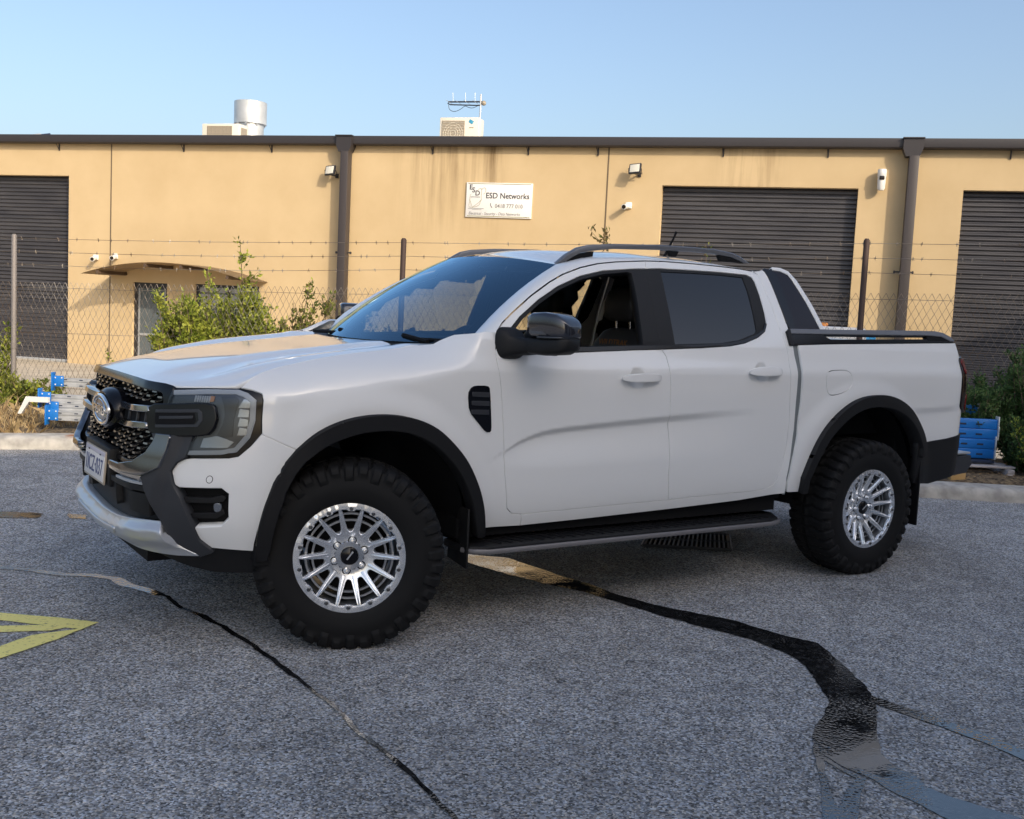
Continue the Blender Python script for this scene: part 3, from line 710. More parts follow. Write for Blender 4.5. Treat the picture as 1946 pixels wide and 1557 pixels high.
# ---- roof rails
def rail(y):
    up = [(1.171,1.713),(1.231,1.761),(1.304,1.802),(1.379,1.821),(1.535,1.838),(1.861,1.856),(2.10,1.862),(2.256,1.862),(2.396,1.850),(2.46,1.832),(2.53,1.800)]
    lo = [(1.225,1.725),(1.27,1.752),(1.32,1.776),(1.404,1.793),(1.54,1.812),(1.861,1.829),(2.10,1.836),(2.25,1.836),(2.38,1.826),(2.45,1.810),(2.49,1.797)]
    bm = bmesh.new(); w = .019; R = []
    for (a, b), (c, d) in zip(up, lo):
        R.append([bm.verts.new(q) for q in ((a, y-w*.7, b), (a, y+w*.7, b), ((a*.8+c*.2), y+w, b*.75+d*.25), (c, y+w*.8, d), (c, y-w*.8, d), (a*.8+c*.2, y-w, b*.75+d*.25))])
    for A, B in zip(R, R[1:]):
        for k in range(6): bm.faces.new((A[k], A[(k+1) % 6], B[(k+1) % 6], B[k]))
    bm.faces.new(R[0][::-1]); bm.faces.new(R[-1]); bmesh.ops.recalc_face_normals(bm, faces=bm.faces)
    ro = obj('roof_rail', bm, greypl, TRUCK, 50)
    for poly in ([(1.235,1.733),(1.33,1.775),(1.404,1.790),(1.398,1.755),(1.25,1.728)], [(2.29,1.832),(2.38,1.824),(2.45,1.808),(2.49,1.797),(2.31,1.800)], [(1.92,1.829),(1.99,1.831),(1.97,1.80),(1.94,1.80)]):
        bm = bmesh.new(); prism(bm, poly, lambda p: (p[0], y-.014, p[1]), lambda p: (p[0], y+.014, p[1])); bmesh.ops.recalc_face_normals(bm, faces=bm.faces)
        obj('rail_foot', bm, matte, ro)
rail(-.585); rail(.585)
bm = bmesh.new(); tube(bm, [(2.40, .02, 1.80), (2.44, .02, 1.86), (2.50, .02, 1.965), (2.515, .02, 2.0)], [.012, .008, .006, .008], 8); obj('aerial', bm, matte, TRUCK, 60)
# ---- sail panels and bed rails
panel('sail_panel', [(4.075,1.775),(4.17,1.764),(4.175,1.60),(4.19,1.44),(4.125,1.432),(4.108,1.60),(4.098,1.72)], gloss, TRUCK, surfS, o=.003, res=.03, mirror=True, thick=.06, edge=.008, rc=1)
panel('sail_infill', [(4.155,1.778),(4.285,1.757),(4.35,1.62),(4.405,1.441),(4.185,1.441),(4.17,1.62)], smoked, TRUCK, surfS, o=-.004, res=.03, mirror=True, thick=.05, edge=.006)
panel('sail_edge', [(4.165,1.785),(4.23,1.784),(4.285,1.768),(4.325,1.72),(4.385,1.58),(4.43,1.441),(4.40,1.441),(4.348,1.60),(4.295,1.725),(4.275,1.752),(4.22,1.769),(4.16,1.772)], paint, TRUCK, surfS, o=.002, res=.02, mirror=True, thick=.06, edge=.006)
panel('bed_cap', [(4.115,1.352),(4.593,1.366),(5.106,1.380),(5.62,1.396),(5.645,1.398),(5.63,1.412),(5.38,1.408),(4.90,1.395),(4.46,1.384),(4.39,1.412),(4.115,1.414)], gloss, TRUCK, surfS, o=.004, res=.03, mirror=True, thick=.07, edge=.005)
panel('bed_rail', [(4.118,1.432),(4.6,1.440),(5.2,1.453),(5.47,1.457),(5.55,1.448),(5.612,1.425),(5.640,1.404),(5.60,1.404),(5.52,1.430),(5.38,1.434),(4.9,1.424),(4.118,1.411)], greypl, TRUCK, surfS, o=.012, res=.02, mirror=True, thick=.04, edge=.006)
panel('rail_end', [(5.37,1.432),(5.52,1.428),(5.60,1.404),(5.375,1.404)], matte, TRUCK, surfS, o=.006, res=.03, mirror=True, thick=.03)
panel('corner_cap', [(4.095,1.42),(4.125,1.435),(4.125,1.345),(4.098,1.345)], blackpl, TRUCK, surfS, o=.014, res=.02, mirror=True, thick=.05)
bm = bmesh.new(); box(bm, (3.44, 0, 1.355), (1.66, 1.60, .02), bev=.004); obj('tray_cover', bm, matte, TRUCK, 40)
TG = PS[-1]
panel('tailgate', [(-.76,.82),(.76,.82),(.76,1.37),(-.76,1.37)], paint, TRUCK, lambda q, z: surfS(TG-abs(q), z) if q >= 0 else (surf(TG-abs(q), z)[0], -surf(TG-abs(q), z)[1], z), res=.05, thick=.03)
# tail lights
TL = [(5.663,1.285),(5.675,1.297),(5.80,1.305),(5.86,1.305),(5.86,.955),(5.80,.951),(5.735,.955),(5.678,.980),(5.664,.996)]
TLO = panel('tail_light', TL, smoked, TRUCK, surfS, o=lambda s, z: .008+.014*sstep(5.68, 5.76, s), res=.02, mirror=True, thick=.05, edge=.006)
panel('brake_lens', [(5.672,1.278),(5.73,1.292),(5.85,1.298),(5.85,1.195),(5.71,1.20),(5.69,1.23)], redlens, tuple(TLO), surfS, o=lambda s, z: .012+.016*sstep(5.68, 5.76, s), res=.02, mirror=True, thick=.012, edge=.004)
panel('brake_lens', [(5.745,1.065),(5.85,1.07),(5.85,.965),(5.74,.965),(5.72,.985)], redlens, tuple(TLO), surfS, o=lambda s, z: .012+.016*sstep(5.68, 5.76, s), res=.02, mirror=True, thick=.012, edge=.004)
# rear bumper
panel('rear_bumper_side', [(5.24,.78),(5.298,.764),(5.557,.784),(5.76,.813),(5.86,.813),(5.86,.62),(5.66,.54),(5.44,.505),(5.25,.52)], blackpl, TRUCK, surfS, o=.010, res=.04, mirror=True, thick=.04, edge=.008)
bm = bmesh.new()
for sg in (-1, 1):
    prism(bm, [(4.22,.65),(4.44,.66),(4.455,.60),(4.40,.545),(4.22,.53)], lambda p: (p[0]-.02, sg*.87, p[1]), lambda p: (p[0]+.03, sg*.45, p[1]))
box(bm, (4.36, 0, .60), (.20, .9, .11), bev=.02); bmesh.ops.recalc_face_normals(bm, faces=bm.faces)
RB = obj('rear_bumper', bm, satin, TRUCK, 30)
bm = bmesh.new(); box(bm, (4.37, 0, .672), (.15, 1.70, .014), bev=.004); obj('bumper_step', bm, silver, RB, 40)
# ---- side steps, gap backing, flaps, underbody
for sg in (1, -1):
    bm = bmesh.new()
    prism(bm, [(.50,-.80),(.52,-.94),(.60,-.985),(2.44,-.985),(2.53,-.95),(2.62,-.82),(2.60,-.74),(.50,-.74)], lambda p: (p[0], sg*p[1], .388), lambda p: (p[0], sg*p[1], .352)); bmesh.ops.recalc_face_normals(bm, faces=bm.faces)
    bmesh.ops.bevel(bm, geom=bm.edges[:], offset=.008, segments=2, profile=.5, affect='EDGES')
    st = obj('side_step', bm, blackpl, TRUCK, 35)
    bm = bmesh.new()
    for k in range(30):
        x = .66+k*.061; box(bm, (x, sg*-.865, .390), (.018, .17, .007), Matrix.Rotation(sg*math.radians(20), 3, 'Z'), bev=.002)
    obj('step_tread', bm, matte, st, 40)
    bm = bmesh.new(); tube(bm, [(.505, sg*-.90, .366), (.535, sg*-.958, .366), (.60, sg*-.990, .366), (1.5, sg*-.990, .366), (2.44, sg*-.990, .366), (2.53, sg*-.955, .366), (2.57, sg*-.90, .368)], .0125, 6)
    obj('step_edge', bm, mat('step_edge_grey', (.20, .19, .195), .45, metal=.3), st, 60)
    for x in (.8, 1.55, 2.3): bm = bmesh.new(); box(bm, (x, sg*-.68, .40), (.05, .22, .03), bev=.005); obj('step_bracket', bm, matte, st)
    for pl in ([(.50, -.95), (.56, -.70)], [(3.79, -.955), (3.82, -.70)]):
        (xa, ya), (xb, yb) = pl; z0 = .285 if xa < 1 else .25; z1 = .56 if xa < 1 else .66
        bm = bmesh.new(); box(bm, ((xa+xb)/2, sg*(ya+yb)/2, (z0+z1)/2), (.012, .25, z1-z0), Matrix.Rotation(sg*math.radians(-10), 3, 'Z'), bev=.005)
        obj('mud_flap', bm, blackpl, TRUCK, 40)
    for cx, cz in ((0, .45), (3.25, .50)):
        bm = bmesh.new(); P = []
        for k in range(25):
            a = PI*k/24-.15+.3*k/24*0; a = -.12+(PI+.24)*k/24
            P.append([(cx+(.53 if math.cos(a) > 0 or cx > 1 else .46)*math.cos(a), sg*y, cz+.545*math.sin(a)) for y in (-.87, -.80, -.6, -.42)])
        grid_mesh(bm, P); obj('wheel_liner', bm, matte, TRUCK, 60)
    panel('gap_backing', [(2.10,.42),(4.12,.46),(4.12,1.25),(2.10,1.25)], matte, TRUCK, lambda s, z: (surfS(s, z)[0], sg*surfS(s, z)[1], z), o=-.05 if sg > 0 else .05, res=.08, thick=.004)  # black sheet behind the doors that puts shade into the panel gaps
bm = bmesh.new()
box(bm, (1.55, 0, .455), (2.1, 1.70, .09)); box(bm, (-.25, 0, .52), (1.05, .84, .40)); box(bm, (3.3, 0, .55), (1.7, .80, .16)); box(bm, (3.4, 0, .85), (1.6, .82, .5)); box(bm, (3.42, 0, 1.05), (1.62, 1.34, .50)); box(bm, (3.95, 0, .9), (.5, 1.6, .5)); box(bm, (2.68, 0, .85), (.05, 1.6, .7)); box(bm, (.65, 0, .75), (.15, 1.5, .75))
box(bm, (-.1, 0, .36), (.5, .5, .12), bev=.03); box(bm, (2.2, .5, .40), (1.1, .3, .16), bev=.04)
obj('chassis', bm, matte, TRUCK)
bm = bmesh.new(); tube(bm, [(3.27, -.75, .395), (3.27, .75, .395)], .045, 10); bmesh.ops.create_uvsphere(bm, u_segments=16, v_segments=10, radius=.13, matrix=Matrix.Translation((3.27, .05, .395))); tube(bm, [(-.03, -.75, .39), (-.03, .75, .39)], .03, 8)
obj('axle', bm, matte, TRUCK, 60)
# ---- cabin
bm = bmesh.new()
prism(bm, [(.62,1.23),(.95,1.262),(1.12,1.25),(1.17,1.19),(1.12,.95),(.95,.7),(.62,.7)], lambda p: (p[0], -.80, p[1]), lambda p: (p[0], .80, p[1])); bmesh.ops.recalc_face_normals(bm, faces=bm.faces)
obj('dashboard', bm, cabdark, TRUCK, 30)
bm = bmesh.new(); prism(bm, [(.92,1.25),(1.02,1.305),(1.12,1.30),(1.13,1.24)], lambda p: (p[0], .20, p[1]), lambda p: (p[0], .55, p[1])); bmesh.ops.recalc_face_normals(bm, faces=bm.faces); obj('instrument_hood', bm, cabdark, TRUCK, 30)
MW = Matrix.Translation((1.17, .37, 1.19)) @ Matrix.Rotation(math.radians(-62), 4, 'Y')
bm = bmesh.new(); tube(bm, [MW @ Vector((.185*math.cos(a*PI/16), .185*math.sin(a*PI/16), 0)) for a in range(32)], .016, 8, closed=True)
for a in (0, PI, -PI/2): tube(bm, [MW @ Vector((.05*math.cos(a), .05*math.sin(a), 0)), MW @ Vector((.18*math.cos(a), .18*math.sin(a), 0))], .014, 6)
lathe(bm, [(.001, .02), (.07, .015), (.075, -.02), (.001, -.03)], 20, MW); obj('steering_wheel', bm, cabdark, TRUCK, 60)
def seat(y, x0, w=.50):
    def loft(secs, name, par):
        bm = bmesh.new(); R = []
        for c, hx, hy in secs:
            R.append([bm.verts.new((c[0]+hx*math.copysign(abs(math.cos(a))**.55, math.cos(a)), y+c[1]+hy*math.copysign(abs(math.sin(a))**.55, math.sin(a)), c[2])) for a in [2*PI*k/24 for k in range(24)]])
        for A, B in zip(R, R[1:]):
            for k in range(24): bm.faces.new((A[k], A[(k+1) % 24], B[(k+1) % 24], B[k]))
        bm.faces.new(R[0][::-1]); bm.faces.new(R[-1]); bmesh.ops.recalc_face_normals(bm, faces=bm.faces)
        return obj(name, bm, leather, par, 60)
    st = loft([((x0-.22, 0, .80), .26, w*.46), ((x0-.22, 0, .86), .28, w*.5), ((x0-.22, 0, .93), .26, w*.48), ((x0-.22, 0, .95), .2, w*.4)], 'seat', TRUCK)
    loft([((x0-.02, 0, .88), .07, w*.42), ((x0+.0, 0, 1.0), .085, w*.48), ((x0+.04, 0, 1.18), .08, w*.48), ((x0+.075, 0, 1.32), .065, w*.40), ((x0+.085, 0, 1.375), .055, w*.30), ((x0+.09, 0, 1.395), .03, w*.22)], 'backrest', st)
    loft([((x0+.07, 0, 1.435), .035, .10), ((x0+.068, 0, 1.455), .055, .125), ((x0+.07, 0, 1.54), .06, .13), ((x0+.08, 0, 1.60), .05, .115), ((x0+.085, 0, 1.622), .02, .07)], 'headrest', st)
    bm = bmesh.new(); [tube(bm, [(x0+.08, y+q, 1.36), (x0+.075, y+q, 1.46)], .008, 8) for q in (-.06, .06)]; obj('headrest_post', bm, bright, st, 60)
    return st
s1_ = seat(-.37, 1.74); s2_ = seat(.37, 1.74)
text_obj('seat_lettering', 'WILDTRAK', .05, mat('orange_stitch', (.30, .13, .035), .7), Matrix.Translation((1.748, -.37, 1.315)) @ Matrix.Rotation(-PI/2, 4, 'Z') @ Matrix.Rotation(math.radians(80), 4, 'X'), s1_, ext=.001)
bm = bmesh.new(); box(bm, (2.36, 0, .86), (.5, 1.3, .16), bev=.05); box(bm, (2.52, 0, 1.16), (.12, 1.3, .46), Matrix.Rotation(math.radians(8), 3, 'Y'), bev=.05); obj('rear_bench', bm, leather, TRUCK, 50)
bm = bmesh.new(); box(bm, (1.6, 0, .70), (2.0, 1.6, .04)); obj('cabin_floor', bm, cabdark, TRUCK)
bm = bmesh.new()
V0 = [(2.60, -.88, .6), (2.60, .88, .6), (2.60, .86, 1.33), (2.575, .655, 1.765), (2.575, -.655, 1.765), (2.60, -.86, 1.33)]
sheet(bm, V0); CR = obj('cab_back', bm, cabdark, TRUCK)
bm = bmesh.new(); box(bm, (1.03, 0, 1.655), (.03, .24, .07), Matrix.Rotation(math.radians(15), 3, 'Y'), bev=.012); obj('rear_view_mirror', bm, cabdark, TRUCK, 40)
for y in (-.70, .70):
    bm = bmesh.new(); tube(bm, [(1.66, y*.88, 1.70), (1.64, y*1.10, 1.33), (1.62, y*1.14, .7)], [.03, .04, .05], 8); obj('centre_pillar', bm, cabdark, TRUCK, 60)
# ---- door mirrors
def mirror_set(sg):
    dp = FD[0 if sg > 0 else 1]
    def loft(secs, name, m, par, n=28, p=.5):
        bm = bmesh.new(); R = []
        for c, ax, ay, hu, hv in secs:
            c = Vector(c); ax = Vector(ax); ay = Vector(ay)
            R.append([bm.verts.new(c+ax*hu*math.copysign(abs(math.cos(a))**p, math.cos(a))+ay*hv*math.copysign(abs(math.sin(a))**p, math.sin(a))) for a in [2*PI*k/n for k in range(n)]])
        for A, B in zip(R, R[1:]):
            for k in range(n): bm.faces.new((A[k], A[(k+1) % n], B[(k+1) % n], B[k]))
        bm.faces.new(R[0][::-1]); bm.faces.new(R[-1])
        bm.transform(Matrix.Diagonal((1, sg, 1, 1))); bmesh.ops.recalc_face_normals(bm, faces=bm.faces)
        return obj(name, bm, m, par, 50)
    D = Vector((.30, -1, 0)).normalized(); Tn = Vector((1, .30, 0)).normalized(); U = Vector((0, 0, 1))
    def at(k, z, back=0): q = Vector((.76, -.965, 0))+D*k+Tn*back; return (q.x, q.y, z)
    base_ = loft([((.705, -.895, 1.315), (1, -.05, 0), (0, 0, 1), .065, .075), ((.715, -.925, 1.312), (1, -.05, 0), (0, 0, 1), .06, .066), ((.73, -.94, 1.305), (1, 0, 0), (0, 0, 1), .05, .045), (at(.0, 1.305, .01), Tn, U, .048, .036), (at(.05, 1.308, .02), Tn, U, .05, .034)], 'wing_mirror', blackpl, dp)
    loft([(at(.03, 1.31, .02), Tn, U, .045, .030), (at(.04, 1.312, .03), Tn, U, .07, .040), (at(.12, 1.312, .035), Tn, U, .075, .042), (at(.20, 1.318, .04), Tn, U, .07, .040), (at(.235, 1.326, .045), Tn, U, .055, .030), (at(.245, 1.33, .045), Tn, U, .03, .015)], 'mirror_shell', blackpl, base_)
    loft([(at(.145, 1.285, .02), Tn, D, .02, .03), (at(.145, 1.272, .02), Tn, D, .016, .022)], 'mirror_camera', blackpl, base_, p=1)
    loft([(at(.026, 1.398, .035), Tn, U, .060, .040), (at(.034, 1.402, .035), Tn, U, .072, .050), (at(.06, 1.407, .035), Tn, U, .078, .056), (at(.13, 1.409, .037), Tn, U, .080, .058), (at(.185, 1.405, .04), Tn, U, .077, .054), (at(.222, 1.394, .045), Tn, U, .066, .042), (at(.240, 1.386, .048), Tn, U, .052, .031), (at(.247, 1.38, .05), Tn, U, .034, .02)], 'mirror_cap', mirrorm, base_, p=.30)
    loft([(at(.10, 1.3525, .005), Tn, U, .052, .006), (at(.20, 1.355, .012), Tn, U, .050, .006), (at(.240, 1.356, .035), Tn, U, .03, .005)], 'mirror_indicator', lampgrey, base_)
    loft([(at(.035, 1.37, .105), D, U, .001, .001), (at(.135, 1.37, .112), D, U, .09, .065)], 'mirror_glass', bright, base_)
mirror_set(1); mirror_set(-1)
# ================================================================= wheels
def tyre_mesh():
    bm = bmesh.new(); NP_ = 40; NT = NP_*8
    prof = [(-.112,.214),(-.122,.222),(-.132,.235),(-.140,.258),(-.1455,.285),(-.147,.312),(-.1465,.333),(-.145,.345),(-.1445,.352),(-.142,.366),(-.139,.378),(-.134,.389),(-.127,.397),(-.118,.4015),(-.104,.404),(-.090,.4055),(-.0895,.4056),(-.06,.407),(-.03,.408),(-.0295,.408),(0,.408)]
    prof = prof+[(-a, b) for a, b in prof[:-1][::-1]]
    rings = []
    for k in range(NT):
        th = 2*PI*k/NT; ring = []
        for y, r in prof:
            ay = abs(y); d = 0; yy = y
            ph = (k % 8)/8 if y < 0 else ((k+4) % 8)/8; alt = (k//8) % 2 if y < 0 else ((k+4)//8) % 2
            if r > .396 and ay > .088: d = .012 if ph >= .70 else 0            # shoulder blocks
            elif .330 < r <= .396 and ay > .1:                                   # side biters, long and short in turn
                top = .352 if alt else .338
                d = -.0045 if (ph < .62 and r > top) else .006
                if r > .372 and ph >= .70: d = .010
                yy = y-math.copysign(1, y)*d*.9; d = d*.5 if d > 0 else 0
            elif ay <= .088:
                ph2 = ((k+int(abs(y)*60)+(3 if ay < .05 else 0)) % 8)/8
                d = .011 if (ph2 < .25) else 0
                if ay in (.0895, .0295) or abs(ay-.0295) < 1e-6: d = .011
            rr = r-d
            x, z = rr*math.cos(th), rr*math.sin(th)
            z = max(z, -.394)
            ring.append(bm.verts.new((x, yy, z)))
        rings.append(ring)
    for k in range(NT):
        A, B = rings[k], rings[(k+1) % NT]
        for j in range(len(prof)-1): bm.faces.new((A[j], A[j+1], B[j+1], B[j]))
    bmesh.ops.recalc_face_normals(bm, faces=bm.faces)
    return bm
def rim_depth(r):                                        # how far behind the lip plane the face lies
    return sinterp(r, [(.0, .052), (.075, .052), (.088, .050), (.115, .040), (.17, .018), (.207, .006), (.24, .004)])
YL_ = -.133
def rimf(dy): return lambda a, b: (a, YL_+rim_depth(math.hypot(a, b))+dy, b)
NS = 14
def rim_objs(parent):
    holes = []
    for i in range(NS):
        c = 2*PI*(i+.5)/NS
        def hw(r): return r*math.sin(PI/NS)-(.0120+(.0048-.0120)*(r-.10)/(.205-.10))
        P = []
        for r in (.207, .18, .15, .122): P.append((r, hw(r)))
        for t in range(1, 6):
            a = PI/2*(1-t/3); P.append((.121-.010*math.cos(a)+.0, hw(.121)*math.sin(a)))
        P = P[:4]+[(.112, hw(.114)*.97), (.1035, hw(.108)*.72), (.1005, 0)]
        full = [(r, h) for r, h in P]+[(r, -h) for r, h in P[:-1][::-1]]
        holes.append([(r*math.cos(c)-h*math.sin(c), r*math.sin(c)+h*math.cos(c)) for r, h in full])
    outer = [(.216*math.cos(a*PI/56), .216*math.sin(a*PI/56)) for a in range(112)]
    fn = lambda a, b: rimf(0)(a, b)
    rim = panel('rim', outer, alloy, parent, lambda a, b: rimf(0)(a, b), res=.012, thick=.024, holes=holes, edge=.002)
    # beadlock ring with tabs
    inn = []
    for i in range(NS):
        c = 2*PI*(i+.5)/NS
        for da, r in ((-.150, .213), (-.085, .213), (-.060, .2035), (.060, .2035), (.085, .213), (.150, .213)): inn.append((r*math.cos(c+da), r*math.sin(c+da)))
    ring = [(.236*math.cos(a*PI/56), .236*math.sin(a*PI/56)) for a in range(112)]
    panel('bead_ring', ring, alloy, parent, lambda a, b: (a, YL_-.003+.004*sstep(.226, .236, math.hypot(a, b)), b), res=.012, thick=.018, holes=[inn], edge=.002)
    bm = bmesh.new()
    for i in range(NS):
        c = 2*PI*(i+.5)/NS; M = Matrix.Translation((.2125*math.cos(c), YL_-.003, .2125*math.sin(c))) @ Matrix.Rotation(PI/2, 4, 'X')
        lathe(bm, [(.0085, -.004), (.0085, .004), (.0055, .006), (.0045, .002), (.0001, .002)], 10, M)
    obj('ring_bolt', bm, alloyd, parent, 40)
    bm = bmesh.new()
    for i in range(NS):                                   # raised ridge along each spoke
        c = 2*PI*i/NS; cs, sn = math.cos(c), math.sin(c); R = []
        for r, w, hgt in ((.088, .009, .001), (.105, .0078, .005), (.16, .0050, .0085), (.205, .0040, .009), (.222, .0036, .008), (.2265, .003, .001)):
            y = YL_+rim_depth(r); R.append([bm.verts.new((r*cs-h*sn, y-q, r*sn+h*cs)) for h, q in ((-w, -.004), (-w*.72, hgt*.75), (0, hgt), (w*.72, hgt*.75), (w, -.004))])
        for A, B in zip(R, R[1:]):
            for k in range(4): bm.faces.new((A[k], A[k+1], B[k+1], B[k]))
        bm.faces.new(R[-1])
    bmesh.ops.recalc_face_normals(bm, faces=bm.faces); obj('spoke_ridge', bm, alloy, parent, 50)
    MX = Matrix.Rotation(PI/2, 4, 'X')
    bm = bmesh.new()
    for r in (.151, .179):
        lathe(bm, [(r, -YL_-.045), (r+.009, -YL_-.045), (r+.009, -YL_-.062), (r, -YL_-.062)], 84, MX, close=True)
    lathe(bm, [(.2045, -YL_-.012), (.203, -YL_-.05), (.196, -YL_-.10), (.196, -.11)], 84, MX)
    bmesh.ops.recalc_face_normals(bm, faces=bm.faces); obj('rim_barrel', bm, mat('barrel_alloy', (.36, .375, .40), .3, metal=.85) if 'barrel_alloy' not in MATS else MATS['barrel_alloy'], parent, 50)
    bm = bmesh.new(); lathe(bm, [(.0001, .03), (.16, .03), (.16, .01), (.175, .0), (.175, -.08), (.0001, -.08)], 48, MX); obj('brake_disc', bm, matte, parent, 40)
    bm = bmesh.new(); lathe(bm, [(.062, -YL_-.051), (.060, -YL_-.047), (.040, -YL_-.046), (.0385, -YL_-.052)], 48, MX); obj('hub_ring', bm, bright, parent, 60)
    bm = bmesh.new(); lathe(bm, [(.038, -YL_-.056), (.037, -YL_-.040), (.033, -YL_-.037), (.0001, -YL_-.036)], 40, MX); cap = obj('centre_cap', bm, gloss, parent, 40)
    bm = bmesh.new(); box(bm, (0, YL_+.0355, 0), (.036, .002, .006), Matrix.Rotation(math.radians(-55), 3, 'Y')); box(bm, (.012, YL_+.0352, .017), (.008, .002, .008), Matrix.Rotation(math.radians(-55), 3, 'Y')); obj('cap_mark', bm, mat('cap_print', (.35, .36, .38), .5), parent)
    for i in range(6):
        c = 2*PI*(i+.35)/6
        bm = bmesh.new(); M = Matrix.Translation((.0665*math.cos(c), YL_+.052, .0665*math.sin(c))) @ MX
        lathe(bm, [(.014, -.002), (.0135, .003), (.0105, .003), (.0105, .020), (.008, .024), (.0001, .025)], 12, M); lathe(bm, [(.0185, -.0005), (.0185, .001), (.0142, .001)], 16, M, mi=1); obj('lug_nut', bm, [alloy, matte], parent, 40)
        c2 = c+PI/6; bm = bmesh.new(); M = Matrix.Translation((.058*math.cos(c2), YL_+.0505, .058*math.sin(c2))) @ MX
        lathe(bm, [(.0065, .0), (.0062, .0025), (.0001, .0028)], 12, M); obj('face_dimple', bm, alloyd, parent, 40)
    M = Matrix.Translation((.178*math.cos(-1.35), YL_+.035, .178*math.sin(-1.35)))
    bm = bmesh.new(); tube(bm, [M @ Vector((0, .01, 0)), M @ Vector((-.004, -.012, .012))], .004, 8); obj('valve_stem', bm, matte, parent, 60)
W0 = empty('wheel', (-.035, -.852, .395), 0, TRUCK); W0.rotation_euler = (0, 0, math.radians(-23))
obj('tyre', tyre_mesh(), rubber, W0, 35)
rim_objs(W0)
def wheel_copy(loc, rz, spin):
    w = W0.copy(); COL.objects.link(w); w.parent = TRUCK; w.location = loc; w.rotation_euler = (0, 0, rz)
    for ch in list(W0.children):
        c = ch.copy(); COL.objects.link(c); c.parent = w
        if not ch.name.startswith('tyre'): c.rotation_euler = (0, spin, 0)
    return w
wheel_copy((3.27, -.852, .395), 0, .31)
wheel_copy((3.27, .852, .395), PI, .12)
wheel_copy((-.035, .852, .395), PI-math.radians(23), .5)
# ================================================================= the yard
def mixcol(m, fac, a, b):
    """returns a colour output mixing colour sockets/values a and b by fac"""
    n = N(m, 'ShaderNodeMix', data_type='RGBA'); L(m, fac, n.inputs[0])
    for s, v in ((n.inputs[6], a), (n.inputs[7], b)):
        if hasattr(v, 'is_output'): L(m, v, s)
        else: s.default_value = (*v, 1)
    return n.outputs[2]
def ramp(m, src, stops):
    r = N(m, 'ShaderNodeValToRGB'); e = r.color_ramp.elements
    while len(e) < len(stops): e.new(.5)
    for q, (p, c) in zip(e, stops): q.position = p; q.color = (*c, 1) if isinstance(c, tuple) else (c, c, c, 1)
    L(m, src, r.inputs[0]); return r.outputs[0]
def asphalt_mat():
    m = mat('asphalt_chip', (.12, .12, .12), .85, spec=.35)
    tc = N(m, 'ShaderNodeTexCoord'); o = tc.outputs['Object']
    v = N(m, 'ShaderNodeTexVoronoi', Scale=135.0); L(m, o, v.inputs['Vector'])
    sx = N(m, 'ShaderNodeSeparateColor'); L(m, v.outputs['Color'], sx.inputs[0])
    chip = ramp(m, sx.outputs[0], [(0, .05), (.22, .17), (.55, .31), (.82, .46), (1, .66)])
    warm = ramp(m, sx.outputs[1], [(0, (.90, .96, 1.05)), (.5, (1, 1, 1)), (1, (1.12, 1.0, .84))])
    mu = N(m, 'ShaderNodeMix', data_type='RGBA', blend_type='MULTIPLY'); mu.inputs[0].default_value = 1; L(m, chip, mu.inputs[6]); L(m, warm, mu.inputs[7])
    big = N(m, 'ShaderNodeTexNoise', Scale=.55, Detail=5, Roughness=.6); L(m, o, big.inputs['Vector'])
    tone = ramp(m, big.outputs['Fac'], [(.28, .70), (.5, .96), (.72, 1.18)])
    mu2 = N(m, 'ShaderNodeMix', data_type='RGBA', blend_type='MULTIPLY'); mu2.inputs[0].default_value = 1; L(m, mu.outputs[2], mu2.inputs[6]); L(m, tone, mu2.inputs[7])
    sp = N(m, 'ShaderNodeTexNoise', Scale=6.5, Detail=4); L(m, o, sp.inputs['Vector'])
    tone2 = ramp(m, sp.outputs['Fac'], [(.22, .74), (.5, 1.0), (.8, 1.20)])
    mu3 = N(m, 'ShaderNodeMix', data_type='RGBA', blend_type='MULTIPLY'); mu3.inputs[0].default_value = 1; L(m, mu2.outputs[2], mu3.inputs[6]); L(m, tone2, mu3.inputs[7])
    L(m, mu3.outputs[2], bsdf(m).inputs['Base Color'])
    b = N(m, 'ShaderNodeBump', Strength=.55, Distance=.005); b.invert = True
    L(m, v.outputs['Distance'], b.inputs['Height']); L(m, b.outputs[0], bsdf(m).inputs['Normal'])
    return m
ASPH = asphalt_mat()
def water_mat():
    m = mat('wet_asphalt', (.010, .010, .011), .03, spec=.5); bsdf(m).inputs['IOR'].default_value = 2.4
    tc = N(m, 'ShaderNodeTexCoord'); v = N(m, 'ShaderNodeTexVoronoi', Scale=70.0); L(m, tc.outputs['Object'], v.inputs['Vector'])
    nz = N(m, 'ShaderNodeTexNoise', Scale=3.5, Detail=3); L(m, tc.outputs['Object'], nz.inputs['Vector'])
    st = N(m, 'ShaderNodeMapRange'); st.inputs['From Min'].default_value = .38; st.inputs['From Max'].default_value = .62; st.inputs['To Min'].default_value = .02; st.inputs['To Max'].default_value = .26
    L(m, nz.outputs['Fac'], st.inputs['Value'])
    b = N(m, 'ShaderNodeBump', Strength=.15, Distance=.004); b.invert = True; L(m, st.outputs[0], b.inputs['Strength']); L(m, v.outputs['Distance'], b.inputs['Height']); L(m, b.outputs[0], bsdf(m).inputs['Normal'])
    sx = N(m, 'ShaderNodeSeparateColor'); L(m, v.outputs['Color'], sx.inputs[0])
    L(m, ramp(m, sx.outputs[0], [(0, .006), (.7, .018), (1, .05)]), bsdf(m).inputs['Base Color'])
    return m
WET = water_mat()
concrete = mat('kerb_concrete', (.42, .40, .36), .85); vary(concrete, (.30, .285, .26), (.50, .475, .43), 9, 6); bump(concrete, 140, .35, .004)
